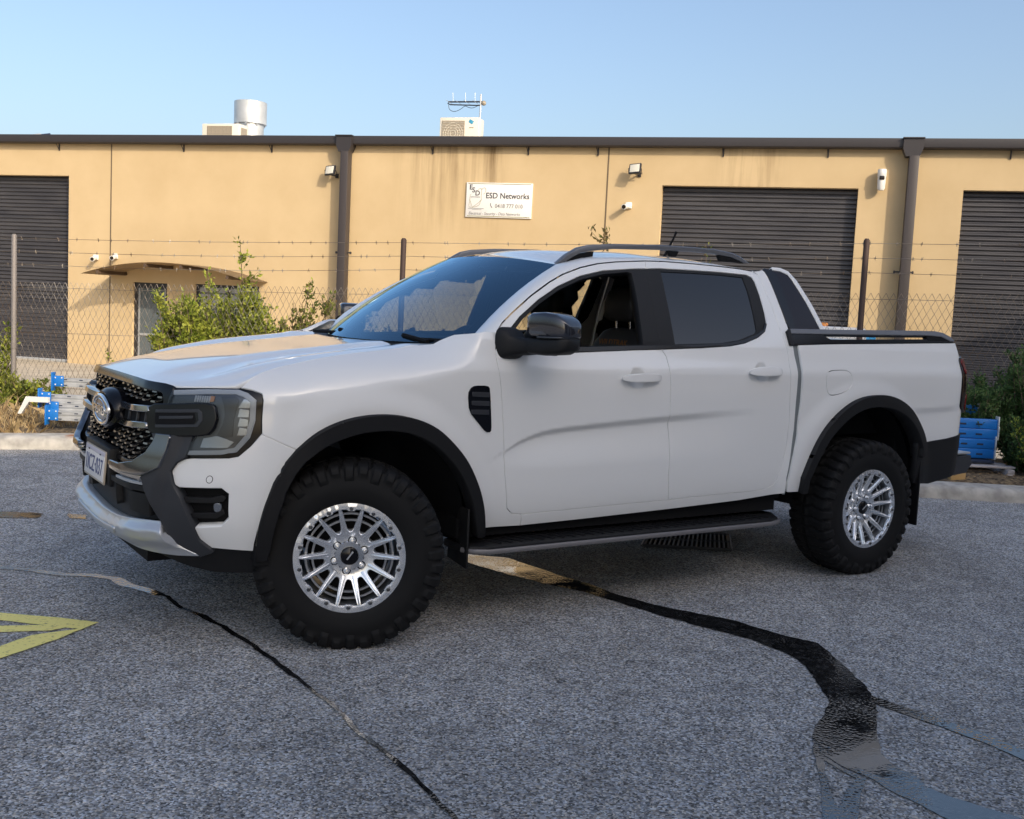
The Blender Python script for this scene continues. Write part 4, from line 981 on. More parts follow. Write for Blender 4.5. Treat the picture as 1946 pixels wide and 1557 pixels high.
def add_rust(m, pt, r, col):
    old = bsdf(m).inputs['Base Color'].links[0].from_socket
    tc = N(m, 'ShaderNodeTexCoord'); d = N(m, 'ShaderNodeVectorMath', operation='DISTANCE'); d.inputs[1].default_value = pt
    mp = N(m, 'ShaderNodeMapping'); L(m, tc.outputs['Object'], mp.inputs[0]); L(m, mp.outputs[0], d.inputs[0])
    nz = N(m, 'ShaderNodeTexNoise', Scale=14, Detail=4); L(m, tc.outputs['Object'], nz.inputs['Vector'])
    ad = N(m, 'ShaderNodeMath', operation='MULTIPLY_ADD'); ad.inputs[1].default_value = r*1.1; L(m, nz.outputs['Fac'], ad.inputs[0]); L(m, d.outputs['Value'], ad.inputs[2])
    f = ramp(m, ad.outputs[0], [(r*.75, 1.0), (r*1.5, 0.0)])
    L(m, mixcol(m, f, old, col), bsdf(m).inputs['Base Color'])
add_rust(concrete, (.07, 5.42, .1), .11, (.30, .10, .02))
mulch = mat('mulch_soil', (.10, .075, .05), .95); vary(mulch, (.035, .024, .016), (.26, .19, .11), 26, 8); bump(mulch, 40, .9, .03)
apronm = mat('pale_concrete', (.48, .42, .33), .85); vary(apronm, (.40, .35, .27), (.54, .47, .37), 1.2, 6)
dirt = mat('bare_earth', (.22, .18, .13), .95); vary(dirt, (.16, .13, .09), (.30, .25, .18), 1.5, 6)
yellow = mat('yellow_line_paint', (.62, .54, .11), .7)
def worn(m, a, b):
    vary(m, a, b, 60, 6, lo=.30, hi=.42); bump(m, 78, .5, .004)
worn(yellow, (.40, .36, .14), (.85, .76, .24))
def densify_open(P, res):
    Q = []
    for a, b in zip(P, P[1:]):
        n = max(1, int(math.hypot(b[0]-a[0], b[1]-a[1])/res))
        for k in range(n): Q.append((a[0]+(b[0]-a[0])*k/n, a[1]+(b[1]-a[1])*k/n))
    return Q+[P[-1]]
# big earth, asphalt slab, kerb, bed, apron
KB = [(-60, 20), (-14, 8.6), (-6, 6.55), (-2.2, 5.78), (-.97, 5.52), (-.545, 5.46), (-.05, 5.33), (.45, 5.08), (1.1, 4.62), (2.2, 3.78), (4.2, 2.24), (6.2, .695), (6.885, .175), (9.5, -1.85), (14, -5.4), (22, -11.6)]
bm = bmesh.new(); sheet(bm, [(-250, -250, -.26), (250, -250, -.26), (250, 250, -.26), (-250, 250, -.26)]); tag(obj('ground', bm, dirt), kind='structure')
bm = bmesh.new(); KS0 = densify_open(smooth_open(KB), .4); top = [bm.verts.new((x, y+.03, 0)) for x, y in KS0]; bot = [bm.verts.new(p) for p in ((22, -60, 0), (-60, -60, 0))]
bm.faces.new(top[::-1]+[bot[1], bot[0]]); bm.normal_update()
if bm.faces[:][0].normal.z < 0: bmesh.ops.reverse_faces(bm, faces=bm.faces)
tag(obj('asphalt_yard', bm, ASPH), 'grey stone-chip asphalt yard the pickup is parked on', kind='structure')
def offs(P, d):
    Q = []
    for i, p in enumerate(P):
        a = P[max(0, i-1)]; b = P[min(len(P)-1, i+1)]; t = Vector((b[0]-a[0], b[1]-a[1])).normalized(); n = Vector((-t.y, t.x))
        Q.append((p[0]+n.x*d, p[1]+n.y*d))
    return Q
KS = densify_open(smooth_open(KB), .12)
prof = [(-.01, -.05), (.0, .045), (.012, .085), (.045, .108), (.085, .116), (.27, .118), (.285, .10), (.285, -.05)]
acc = 0; seg = []; pieces = []
for i, p in enumerate(KS):
    if i: acc += math.hypot(p[0]-KS[i-1][0], p[1]-KS[i-1][1])
    seg.append(p)
    if acc > 3.1: pieces.append(seg); seg = [(p[0]+(KS[min(i+1, len(KS)-1)][0]-p[0])*.07, p[1]+(KS[min(i+1, len(KS)-1)][1]-p[1])*.07)]; acc = 0
if len(seg) > 1: pieces.append(seg)
bm = bmesh.new()
for sg_ in pieces:
    if len(sg_) < 2: continue
    rows = [[(q[0], q[1], h) for q, h in zip(row, [h]*len(sg_))] for row, h in ((offs(sg_, d), h) for d, h in prof)]
    V = grid_mesh(bm, rows)
    for e in (0, -1): bm.faces.new([r[e] for r in V] if e else [r[e] for r in V][::-1])
bmesh.ops.recalc_face_normals(bm, faces=bm.faces)
tag(obj('kerb', bm, concrete, None, 50), 'pale concrete kerb between the asphalt and the planted strip', kind='structure')
FP = [(-3.49, 11.87, 1.955), (.05, 8.80, 2.085), (3.59, 5.73, 2.215), (7.17, 2.29, 2.383), (10.75, -1.15, 2.55)]
def bedz(x, y): return .085+.010*x+.03*noise.noise(Vector((x*1.3, y*1.3, 3)))
back = densify_open([(-9, 16.6), (-3.3, 12.1), (.25, 9.05), (3.8, 5.95), (7.4, 2.5), (11, -.9), (18, -7.6)], .3)
K2 = [q for q in offs(KS, .27) if -8 < q[0] < 17]
bm = bmesh.new(); rows = []
nI = 150
for i in range(nI):
    a = K2[int(i*(len(K2)-1)/(nI-1))]; b = back[int(i*(len(back)-1)/(nI-1))]
    rows.append([(a[0]+(b[0]-a[0])*k/10, a[1]+(b[1]-a[1])*k/10, bedz(a[0]+(b[0]-a[0])*k/10, a[1]+(b[1]-a[1])*k/10) if 0 < k < 10 else (.095 if k == 0 else -.05)) for k in range(11)])
grid_mesh(bm, rows); bmesh.ops.recalc_face_normals(bm, faces=bm.faces)
if sum(f.normal.z for f in bm.faces) < 0: bmesh.ops.reverse_faces(bm, faces=bm.faces)
tag(obj('garden_bed', bm, mulch, None, 180), 'mulched planting strip between kerb and fence', kind='structure')
# building frame
BO = Vector((2.922, 20.733, 0)); BT = Vector((.663, -.749, 0)).normalized(); BN = Vector((.749, .663, 0)).normalized()
def bw(a, y, z): return BO+BT*a+BN*y+Vector((0, 0, z))
bm = bmesh.new(); rows = []
for i in range(60):
    b = back[int(i*(len(back)-1)/59)]; a = (Vector((b[0], b[1], 0))-BO).dot(BT); w = bw(a, .1, 0)
    rows.append([(b[0]+(w.x-b[0])*k/6, b[1]+(w.y-b[1])*k/6, -.02+(-.2+.02)*(k/6)) for k in range(7)])
grid_mesh(bm, rows); bmesh.ops.recalc_face_normals(bm, faces=bm.faces)
if sum(f.normal.z for f in bm.faces) < 0: bmesh.ops.reverse_faces(bm, faces=bm.faces)
tag(obj('driveway', bm, apronm), 'pale concrete driveway in front of the tan building', kind='structure')
# ---- water on the asphalt
def jag(P, res, amp, sc=9):
    Q = []
    for x, y in dens(P, res):
        Q.append((x+amp*noise.noise(Vector((x*sc, y*sc, 1.7)))+amp*.6*noise.noise(Vector((x*sc*4, y*sc*4, 5.1))), y+amp*noise.noise(Vector((x*sc, y*sc, 9.2)))+amp*.6*noise.noise(Vector((x*sc*4, y*sc*4, 7.7)))))
    return Q
def flat_poly(name, P, m, z, label, holes=(), res=.05):
    V, T = tri2d(P, list(holes), res)
    bm = bmesh.new(); vs = [bm.verts.new((x, y, z)) for x, y in V]
    for t in T: bm.faces.new([vs[k] for k in t])
    bmesh.ops.recalc_face_normals(bm, faces=bm.faces)
    if sum(f.normal.z for f in bm.faces) < 0: bmesh.ops.reverse_faces(bm, faces=bm.faces)
    return tag(obj(name, bm, m), label, kind='structure')
STREAM = [(1.287,.339),(1.473,.164),(1.495,-.054),(1.523,-.326),(1.556,-.5),(1.567,-.761),(1.615,-.978),(1.701,-1.16),(1.806,-1.385),(1.835,-1.63),(1.903,-1.81),(1.759,-2.064),(1.615,-2.303),(1.502,-2.442),(1.214,-2.671),(1.098,-2.765),(1.055,-2.862),(1.056,-2.954),(1.009,-3.017),(1.02,-3.086),(1.044,-3.179),(1.083,-3.305),(1.112,-3.441),(.866,-3.362),(.875,-3.149),(.881,-2.993),(.893,-2.883),(.89,-2.778),(.905,-2.642),(1.013,-2.544),(1.165,-2.454),(1.336,-2.36),(1.417,-2.24),(1.589,-2.006),(1.648,-1.864),(1.65,-1.607),(1.571,-1.374),(1.506,-1.104),(1.475,-.852),(1.428,-.645),(1.339,-.433),(1.251,-.15),(1.183,.196)]
flat_poly('water_stream', jag(STREAM, .03, .012), WET, .004, 'broad wet run of water crossing the asphalt from under the pickup', res=.06)
FORK = [(.905,-2.64),(.88,-2.784),(.876,-2.887),(.767,-2.954),(.581,-3.087),(.498,-3.148),(.409,-3.1),(.515,-3.015),(.628,-2.921),(.772,-2.785)]
FH = [(.872,-2.72),(.858,-2.82),(.848,-2.87),(.786,-2.895),(.661,-2.965),(.63,-2.975),(.697,-2.89),(.78,-2.807)]
flat_poly('water_fork', jag(FORK, .025, .008), WET, .0045, 'short forked trickle leaving the wide water run', holes=[jag(FH, .03, .008)], res=.04)
BRANCH = [(1.547,-2.382),(1.574,-2.569),(1.59,-2.695),(1.606,-2.815),(1.599,-2.995),(1.581,-3.109),(1.474,-3.17),(1.51,-3.049),(1.527,-2.908),(1.519,-2.744),(1.506,-2.618),(1.487,-2.441)]
flat_poly('water_branch', jag(BRANCH, .025, .008), WET, .0045, 'narrow straight trickle branching off towards the frame edge', res=.04)
RIV = [(-2.2,1.75),(-1.294,1.099),(-1.158,.994),(-1.024,.879),(-.899,.721),(-.759,.651),(-.691,.553),(-.661,.405),(-.593,.268),(-.539,.108),(-.532,-.103),(-.483,-.265),(-.45,-.5),(-.422,-.757),(-.412,-1.035),(-.405,-1.293),(-.397,-1.567),(-.421,-1.797),(-.415,-1.947),(-.413,-2.131),(-.425,-2.292),(-.439,-2.475),(-.465,-2.634)]
R1 = densify_open(RIV, .03); lf, rg = [], []
for i, p in enumerate(R1):
    w = .032 if p[1] > .15 else (.015 if p[1] > -1.2 else .010)
    w *= .75+.8*abs(noise.noise(Vector((p[0]*5, p[1]*5, 2))))
    a = R1[max(0, i-1)]; b = R1[min(len(R1)-1, i+1)]; t = Vector((b[0]-a[0], b[1]-a[1])).normalized()
    jx = .008*noise.noise(Vector((p[1]*14, p[0]*14, 1)))
    lf.append((p[0]-t.y*w+jx, p[1]+t.x*w+jx)); rg.append((p[0]+t.y*w+jx, p[1]-t.x*w+jx))
flat_poly('water_rivulet', lf+rg[::-1], WET, .004, 'thin winding wet rivulet running past the front wheel', res=.08)
for nm, P, lb in (('puddle', [(-1.5,2.75),(-1.06,2.60),(-.861,2.485),(-.72,2.36),(-.76,2.24),(-.889,2.28),(-1.096,2.35),(-1.5,2.5)], 'long shallow puddle ahead of the pickup'), ('puddle', [(-.586,2.314),(-.487,2.241),(-.52,2.107),(-.601,2.154)], 'small puddle by the pickup bumper')):
    flat_poly(nm, jag(P, .05, .03, 5), WET, .004, lb, res=.08)
for nm, P in (('lower', [(-2.3,.98),(-1.566,.391),(-1.274,.142),(-1.062,-.033),(-.918,-.182),(-1.144,-.369),(-1.362,-.509),(-1.596,-.668),(-2.2,-1.06),(-2.25,-.97),(-1.643,-.602),(-1.341,-.353),(-1.206,-.254),(-1.127,-.213),(-1.314,-.156),(-1.604,-.102),(-2.3,.04),(-2.3,.15),(-1.595,.012),(-1.302,-.063),(-1.09,-.145),(-1.06,-.165),(-1.005,-.235),(-1.015,-.243),(-1.29,.025),(-1.575,.276),(-2.3,.86)]),):
    pass
Y1 = [(-2.3,.98),(-1.566,.391),(-1.274,.142),(-1.062,-.033),(-.918,-.180),(-1.015,-.243),(-1.29,.025),(-1.575,.276),(-2.3,.86)]
Y2 = [(-2.3,.15),(-1.595,.012),(-1.302,-.063),(-1.11,-.135),(-1.06,-.20),(-1.127,-.217),(-1.314,-.156),(-1.604,-.102),(-2.3,.04)]
Y3 = [(-.92,-.183),(-1.144,-.369),(-1.362,-.509),(-1.596,-.668),(-2.3,-1.12),(-2.36,-1.06),(-1.643,-.602),(-1.341,-.353),(-1.206,-.254),(-1.015,-.243)]
bm = bmesh.new()
for k, P in enumerate((Y1, Y2, Y3)):
    V, T = tri2d(jag(P, .03, .004, 20), [], .06); vs = [bm.verts.new((x, y, .0035+.0006*k)) for x, y in V]
    for t in T: bm.faces.new([vs[q] for q in t])
bmesh.ops.recalc_face_normals(bm, faces=bm.faces)
if sum(f.normal.z for f in bm.faces) < 0: bmesh.ops.reverse_faces(bm, faces=bm.faces)
tag(obj('road_marking', bm, yellow), 'yellow painted chevron tip on the asphalt', kind='structure')
# ---- drain grate under the truck
GR = [(2.5, .123), (2.926, -.205), (3.293, .124), (2.848, .328)]
GR = [(2.46, .10), (2.93, -.22), (3.25, .12), (2.80, .42)]
gm = mat('cast_iron', (.13, .135, .15), .5, metal=.6); pit = mat('drain_pit', (.004, .004, .004), .9)
bm = bmesh.new(); A, B_, C_, D_ = (Vector((x, y, 0)) for x, y in GR)
for k in range(19):
    t = (k+.5)/19; p = A.lerp(B_, t); q = D_.lerp(C_, t); tube(bm, [p+Vector((0, 0, .012)), q+Vector((0, 0, .012))], .007, 4)
for t in (0, .5, 1): tube(bm, [A.lerp(D_, t)+Vector((0, 0, .010)), B_.lerp(C_, t)+Vector((0, 0, .010))], .010, 4)
for t in (0, 1): tube(bm, [A.lerp(B_, t)+Vector((0, 0, .010)), D_.lerp(C_, t)+Vector((0, 0, .010))], .010, 4)
gr = tag(obj('drain_grate', bm, gm), 'grey metal drain grate set in the asphalt under the pickup', 'drain grate')
bm = bmesh.new(); sheet(bm, [tuple(q+Vector((0, 0, .004))) for q in (A, B_, C_, D_)]); obj('pit', bm, pit, gr)
# ================================================================= the tan building
tan = mat('tan_render', (.62, .44, .23), .9, spec=.2)
def tan_setup(m):
    tc = N(m, 'ShaderNodeTexCoord'); o = tc.outputs['Object']
    n1 = N(m, 'ShaderNodeTexNoise', Scale=.8, Detail=7, Roughness=.6); L(m, o, n1.inputs['Vector'])
    base_ = ramp(m, n1.outputs['Fac'], [(.3, (.50, .375, .215)), (.55, (.545, .415, .245)), (.75, (.58, .445, .265))])
    mp = N(m, 'ShaderNodeMapping'); mp.inputs['Scale'].default_value = (3.2, 1, .22); L(m, o, mp.inputs[0])
    n2 = N(m, 'ShaderNodeTexNoise', Scale=1.3, Detail=6, Roughness=.65); L(m, mp.outputs[0], n2.inputs['Vector'])
    sp = N(m, 'ShaderNodeSeparateXYZ'); L(m, o, sp.inputs[0])
    # streaks hang below the gutter and lie mostly over two stretches of wall
    zf = N(m, 'ShaderNodeMapRange'); zf.inputs['From Min'].default_value = 2.7; zf.inputs['From Max'].default_value = 4.75; L(m, sp.outputs['Z'], zf.inputs['Value'])
    tot = None
    for c, w in ((8.9, 1.5), (14.9, .9), (9.9, .35)):
        su = N(m, 'ShaderNodeMath', operation='SUBTRACT'); su.inputs[1].default_value = c; L(m, sp.outputs['X'], su.inputs[0])
        ab = N(m, 'ShaderNodeMath', operation='ABSOLUTE'); L(m, su.outputs[0], ab.inputs[0])
        mr = N(m, 'ShaderNodeMapRange', interpolation_type='SMOOTHSTEP'); mr.inputs['From Min'].default_value = w; mr.inputs['From Max'].default_value = 0; L(m, ab.outputs[0], mr.inputs['Value'])
        if tot is None: tot = mr.outputs[0]
        else:
            a = N(m, 'ShaderNodeMath', operation='ADD'); L(m, tot, a.inputs[0]); L(m, mr.outputs[0], a.inputs[1]); tot = a.outputs[0]
    a = N(m, 'ShaderNodeMath', operation='MULTIPLY'); L(m, tot, a.inputs[0]); L(m, zf.outputs[0], a.inputs[1])
    nf = N(m, 'ShaderNodeMapRange'); nf.inputs['From Min'].default_value = .42; nf.inputs['From Max'].default_value = .68; L(m, n2.outputs['Fac'], nf.inputs['Value'])
    b = N(m, 'ShaderNodeMath', operation='MULTIPLY'); b.use_clamp = True; L(m, a.outputs[0], b.inputs[0]); L(m, nf.outputs[0], b.inputs[1])
    c1 = mixcol(m, b.outputs[0], base_, (.20, .135, .07))
    lo = N(m, 'ShaderNodeMapRange'); lo.inputs['From Min'].default_value = .9; lo.inputs['From Max'].default_value = -.3; lo.inputs['To Max'].default_value = .35; L(m, sp.outputs['Z'], lo.inputs['Value'])
    c2 = mixcol(m, lo.outputs[0], c1, (.50, .37, .22))
    L(m, c2, bsdf(m).inputs['Base Color'])
tan_setup(tan); bump(tan, 160, .18, .004)
gutterm = mat('dark_brown_metal', (.032, .028, .030), .45); pipem = mat('pipe_brown', (.045, .037, .036), .5)
rollm = mat('roller_door_steel', (.060, .058, .064), .36, metal=.2); vary(rollm, (.048, .047, .054), (.074, .071, .076), 2.5, 4, stretch=(.4, 1, 3))
jointm = mat('joint_sealant', (.13, .095, .06), .9); framem = mat('door_frame_dark', (.022, .022, .026), .4)
blind = mat('window_blind', (.34, .36, .36), .6); roofm = mat('zinc_roof', (.42, .43, .44), .4, metal=.4)
dglass = mat('office_glass', (.10, .12, .13), .08, coat=.5); canm = mat('canopy_sheet', (.34, .25, .15), .6); canu = mat('canopy_beam', (.09, .06, .04), .6)
BLD = tag(empty('industrial_building', BO, math.atan2(BT.y, BT.x)), 'long tan rendered industrial unit with dark roller doors and a brown gutter', 'building')
Z0 = -.26
doors = [(-14.7, -11.1), (-3.6, 0), (13.28, 16.88), (18.67, 22.27), (30.0, 33.6)]
holes = [[(a, Z0+.055), (b, Z0+.055), (b, 4.0), (a, 4.0)] for a, b in doors]
holes += [[(1.67, Z0+.055), (2.54, Z0+.055), (2.54, 1.70), (1.67, 1.70)], [(3.22, .60), (4.78, .60), (4.78, 1.72), (3.22, 1.72)]]
def wallf(a, z): return (a, 0, z)
panel('wall', [(-22, Z0), (44, Z0), (44, 4.84), (-22, 4.84)], tan, BLD, wallf, res=.9, thick=.24, holes=holes, edge=.004)
for a in (-10.03, 1.09, 12.21, 23.3): 
    bm = bmesh.new(); box(bm, (a, .012, 2.3), (.030, .03, 4.8)); obj('wall_joint', bm, jointm, BLD)
bm = bmesh.new(); P = [(-22, .5, 0), (44, .5, 0)]
sheet(bm, [(-22, .02, 4.80), (44, .02, 4.80), (44, 16, 5.12), (-22, 16, 5.12)]); obj('roof', bm, roofm, BLD)
bm = bmesh.new(); box(bm, (11, 8, 2.2), (64, 15.4, 4.8)); obj('interior_mass', bm, framem, BLD)
def roller(a, b, z1):
    bm = bmesh.new(); rows = []; n = int((z1-Z0)/.0108)
    for i in range(n+1):
        z = Z0+(z1-Z0)*i/n; ph = (z/.0864) % 1
        rows.append([(x, .170+(.040 if ph < .20 else .006*(1-abs(2*(ph-.2)/.8-1)) if True else 0), z) for x in (a-.03, b+.03)])
    grid_mesh(bm, rows); bmesh.ops.recalc_face_normals(bm, faces=bm.faces)
    if bm.faces[:][0].normal.y > 0: bmesh.ops.reverse_faces(bm, faces=bm.faces)
    d = obj('roller_door', bm, rollm, BLD, 180)
    bm = bmesh.new(); box(bm, ((a+b)/2, .185, Z0+.09), (b-a, .05, .07), bev=.005); obj('bottom_rail', bm, roofm, d, 40)
for a, b in doors[1:4]: roller(a, b, 4.03)
bm = bmesh.new()
def gut(a, b):
    bm = bmesh.new(); pf = [(0, 4.86), (-.19, 4.875), (-.20, 4.84), (-.185, 4.72), (-.165, 4.70), (0, 4.70)]
    rows = [[(x, y, z) for x in (a, b)] for y, z in pf]; V = grid_mesh(bm, rows)
    for e in (0, 1): bm.faces.new([r[e] for r in V])
    bmesh.ops.recalc_face_normals(bm, faces=bm.faces); return obj('gutter', bm, gutterm, BLD, 30)
gut(-22, 44)
for a in (-2.6, -.25, 2.9, 5.0, 8.6, 10.6, 12.0, 14.4, 16.3, 19.4, 21.5):
    bm = bmesh.new(); box(bm, (a, -.012, 4.62), (.025, .02, .15)); tube(bm, [(a, -.015, 4.56), (a-.02, -.10, 4.69)], .008, 5); obj('gutter_bracket', bm, gutterm, BLD)
for a in (-15.4, -4.38, 6.74, 17.75, 28.8):
    bm = bmesh.new(); prism(bm, [(-.17, 4.86), (.17, 4.86), (.17, 4.68), (.115, 4.55), (-.115, 4.55), (-.17, 4.68)], lambda p: (a+p[0], -.245, p[1]), lambda p: (a+p[0], -.0, p[1])); box(bm, (a, -.13, 4.875), (.37, .28, .02)); bmesh.ops.recalc_face_normals(bm, faces=bm.faces)
    rh = obj('rainhead', bm, gutterm, BLD)
    bm = bmesh.new(); box(bm, (a+.03, -.16, 2.15), (.17, .21, 4.82), bev=.008); obj('downpipe', bm, pipem, BLD, 40)
    bm = bmesh.new(); box(bm, (a+.01, -.12, 2.50), (.33, .03, .03)); [box(bm, (a+.01+q, -.10, 2.5), (.03, .05, .05), bev=.008) for q in (-.16, .16)]; obj('pipe_strap', bm, gutterm, BLD)
# office door, window, canopy
bm = bmesh.new()
for a, b, c, d in ((1.67, 1.75, Z0, 1.70), (2.46, 2.54, Z0, 1.70), (1.75, 2.46, 1.58, 1.70), (1.75, 2.46, Z0, -.10)): box(bm, ((a+b)/2, .11, (c+d)/2), (b-a, .08, d-c))
DR = obj('office_door', bm, framem, BLD)
bm = bmesh.new(); box(bm, (2.105, .13, .75), (.70, .02, 1.7)); obj('door_pane', bm, dglass, DR)
bm = bmesh.new(); [box(bm, (x, .112, .75), (.035, .03, 1.66)) for x in (1.775, 2.435)]; box(bm, (2.105, .112, .55), (.63, .03, .05)); obj('door_stile', bm, roofm, DR)
bm = bmesh.new()
for a, b, c, d in ((3.22, 3.28, .60, 1.72), (4.72, 4.78, .60, 1.72), (3.28, 4.72, 1.66, 1.72), (3.28, 4.72, .60, .66), (3.98, 4.02, .66, 1.66)): box(bm, ((a+b)/2, .11, (c+d)/2), (b-a, .08, d-c))
WN = obj('office_window', bm, framem, BLD)
bm = bmesh.new(); box(bm, (4.0, .15, 1.16), (1.46, .02, 1.02)); obj('window_pane', bm, dglass, WN)
bm = bmesh.new(); box(bm, (4.0, .135, 1.60), (1.44, .012, .10)); box(bm, (4.0, .136, 1.36), (1.44, .01, .30)); obj('blind', bm, blind, WN)
bm = bmesh.new(); rows = []
CA, CB = 1.12, 4.98
def canz(t): return 1.82+.30*(1-(2*t-1)**2)
for i in range(31):
    t = i/30; rows.append([(CA+(CB-CA)*t, y, canz(t)+.0) for y in (0.0, -.35, -.7, -1.05)])
V = grid_mesh(bm, rows); r = bmesh.ops.solidify(bm, geom=bm.faces[:], thickness=.03); bmesh.ops.recalc_face_normals(bm, faces=bm.faces)
CN = obj('canopy', bm, canm, BLD, 40)
for t in (.10, .40, .62, .90):
    bm = bmesh.new(); x = CA+(CB-CA)*t; box(bm, (x, -.52, canz(t)-.06), (.055, 1.02, .07), Matrix.Rotation(-math.atan(.3*4*(1-2*t)/(CB-CA)), 3, 'Y')); obj('canopy_beam', bm, canu, CN)
# ---- things fixed to the wall
def on_wall(a, y, z): p = bw(a, y, z); return p
RZ = math.atan2(BT.y, BT.x)
lampface = mat('flood_glass', (.62, .60, .52), .25); whitepl = mat('white_plastic', (.74, .73, .70), .4); camdark = mat('camera_window', (.02, .015, .012), .15)
def flood(a, z, label, tilt):
    t = tag(empty('floodlight', on_wall(a, -.24, z), RZ), label, 'floodlight', 'floodlights on the tan wall')
    M = Matrix.Rotation(math.radians(tilt), 4, 'X') @ Matrix.Rotation(math.radians(-12), 4, 'Z')
    bm = bmesh.new(); box(bm, (0, .02, 0), (.24, .05, .21), bev=.012); bm.transform(M); obj('housing', bm, framem, t, 40)
    bm = bmesh.new(); box(bm, (0, -.008, 0), (.19, .008, .16), bev=.002); bm.transform(M); obj('lamp_face', bm, lampface, t, 40)
    bm = bmesh.new(); tube(bm, [(-.12, .02, 0), (-.13, .10, -.09), (.13, .10, -.09), (.12, .02, 0)], .010, 6); tube(bm, [(0, .10, -.09), (.06, .235, -.09)], .014, 6); box(bm, (.06, .228, -.09), (.07, .02, .09), bev=.004); obj('bracket', bm, framem, t, 50)
flood(6.45, 4.17, 'black floodlight on the wall tight beside the left brown downpipe', -18)
flood(12.77, 4.28, 'black floodlight high on the wall between the sign and a roller door', -22)
def bullet(a, z, label, d):
    t = tag(empty('security_camera', on_wall(a, 0, z), RZ), label, 'camera', 'small white cameras on the tan wall')
    bm = bmesh.new(); box(bm, (0, -.03, .0), (.12, .06, .12), bev=.012); tube(bm, [(0, -.05, 0), (d*.03, -.11, -.02)], .02, 8); obj('mount', bm, whitepl, t, 50)
    bm = bmesh.new(); tube(bm, [(d*.02, -.08, -.02), (d*.06, -.24, -.05)], [.048, .052], 14); obj('body', bm, whitepl, t, 50)
    bm = bmesh.new(); tube(bm, [(d*.0602, -.241, -.0502), (d*.062, -.247, -.0514)], .040, 14); obj('lens', bm, camdark, t, 50)
bullet(12.66, 3.60, 'small white camera under the right floodlight', -1)
bullet(.74, 2.21, 'small white camera on the wall between roller door and panel joint', 1)
bullet(1.24, 2.25, 'small white camera just above the tip of the arched canopy', 1)
t = tag(empty('alarm_sensor', on_wall(17.26, -.0, 4.14), RZ), 'tall white alarm sensor with dark window beside the right downpipe', 'sensor')
bm = bmesh.new(); lathe(bm, [(.0001, -.19), (.05, -.185), (.068, -.15), (.072, -.02), (.072, .05), (.078, .06), (.08, .16), (.07, .19), (.0001, .195)], 18, Matrix.Translation((0, -.13, 0))); obj('body', bm, whitepl, t, 50)
bm = bmesh.new(); box(bm, (0, -.195, .03), (.09, .04, .075), bev=.015); obj('sensor_window', bm, camdark, t, 40)
bm = bmesh.new(); box(bm, (0, -.03, 0), (.10, .07, .14), bev=.01); obj('bracket', bm, whitepl, t, 40)
# sign
signw = mat('sign_white', (.78, .77, .75), .4); signk = mat('sign_black', (.035, .035, .04), .5); signg = mat('sign_grey', (.20, .20, .20), .5); signo = mat('sign_olive', (.28, .26, .12), .5)
SG = tag(empty('company_sign', on_wall(10.04, -.03, 3.645), RZ), 'white rectangular sign reading ESD Networks with a phone number', 'sign')
SG.rotation_euler = (0, math.radians(.3), RZ)
bm = bmesh.new(); box(bm, (0, .012, 0), (1.37, .03, .69), bev=.004); obj('board', bm, signw, SG, 40)
MS = Matrix.Translation((0, -.0055, 0)) @ Matrix.Rotation(PI/2, 4, 'X')
def stext(body, x, z, size, m, sh=0, bold=0, align='LEFT', xs=1): text_obj('lettering', body, size, m, MS @ Matrix.Translation((x, z, 0)), SG, ext=.001, align=align, shear=sh, bold=bold, xs=xs)
stext('ESD Networks', -.275, .085, .158, signk, bold=.002, xs=.94)
stext('0418 777 010', -.075, -.115, .112, signg, bold=.001, xs=.93)
stext('Electrical - Security - Data Networks', -.62, -.270, .082, signg, sh=.25, xs=.87)
stext('E', -.625, .245, .14, signk, bold=.002); stext('S', -.565, .19, .14, signk, bold=.002); stext('D', -.50, .13, .14, signk, bold=.002)
stext('NETWORKS', -.59, .055, .036, signg); 
bm = bmesh.new(); box(bm, (-.47, -.0065, -.172), (.33, .001, .007)); box(bm, (-.45, -.0065, -.194), (.2, .001, .005)); obj('small_print', bm, signg, SG)
def sline(pts, r, m, nm='line_drawing'):
    bm = bmesh.new(); P = smooth_open(pts, 3); tube(bm, [(x, -.0062, z) for x, z in P], r, 4); obj(nm, bm, m, SG)
sline([(-.58, .115), (-.605, .08), (-.60, -.02), (-.63, -.14), (-.56, -.155), (-.58, -.05), (-.61, .0)], .003, signo)
sline([(-.56, -.155), (-.45, -.13), (-.39, -.09), (-.385, -.04), (-.36, -.005), (-.37, .10), (-.36, .22), (-.40, .235), (-.46, .17)], .003, signo)
sline([(-.36, .20), (-.33, .245), (-.28, .235), (-.275, .17), (-.32, .11)], .003, signo)
sline([(-.55, -.15), (-.42, -.06), (-.36, .01)], .003, signo)
sline([(-.165, -.06), (-.168, -.10), (-.13, -.15)], .006, signk, 'phone_symbol')
bm = bmesh.new(); box(bm, (0, -.005, .322), (1.30, .003, .012)); obj('sign_rule', bm, signo, SG); bm = bmesh.new(); box(bm, (0, -.005, -.322), (1.30, .003, .012)); obj('sign_rule', bm, signo, SG)
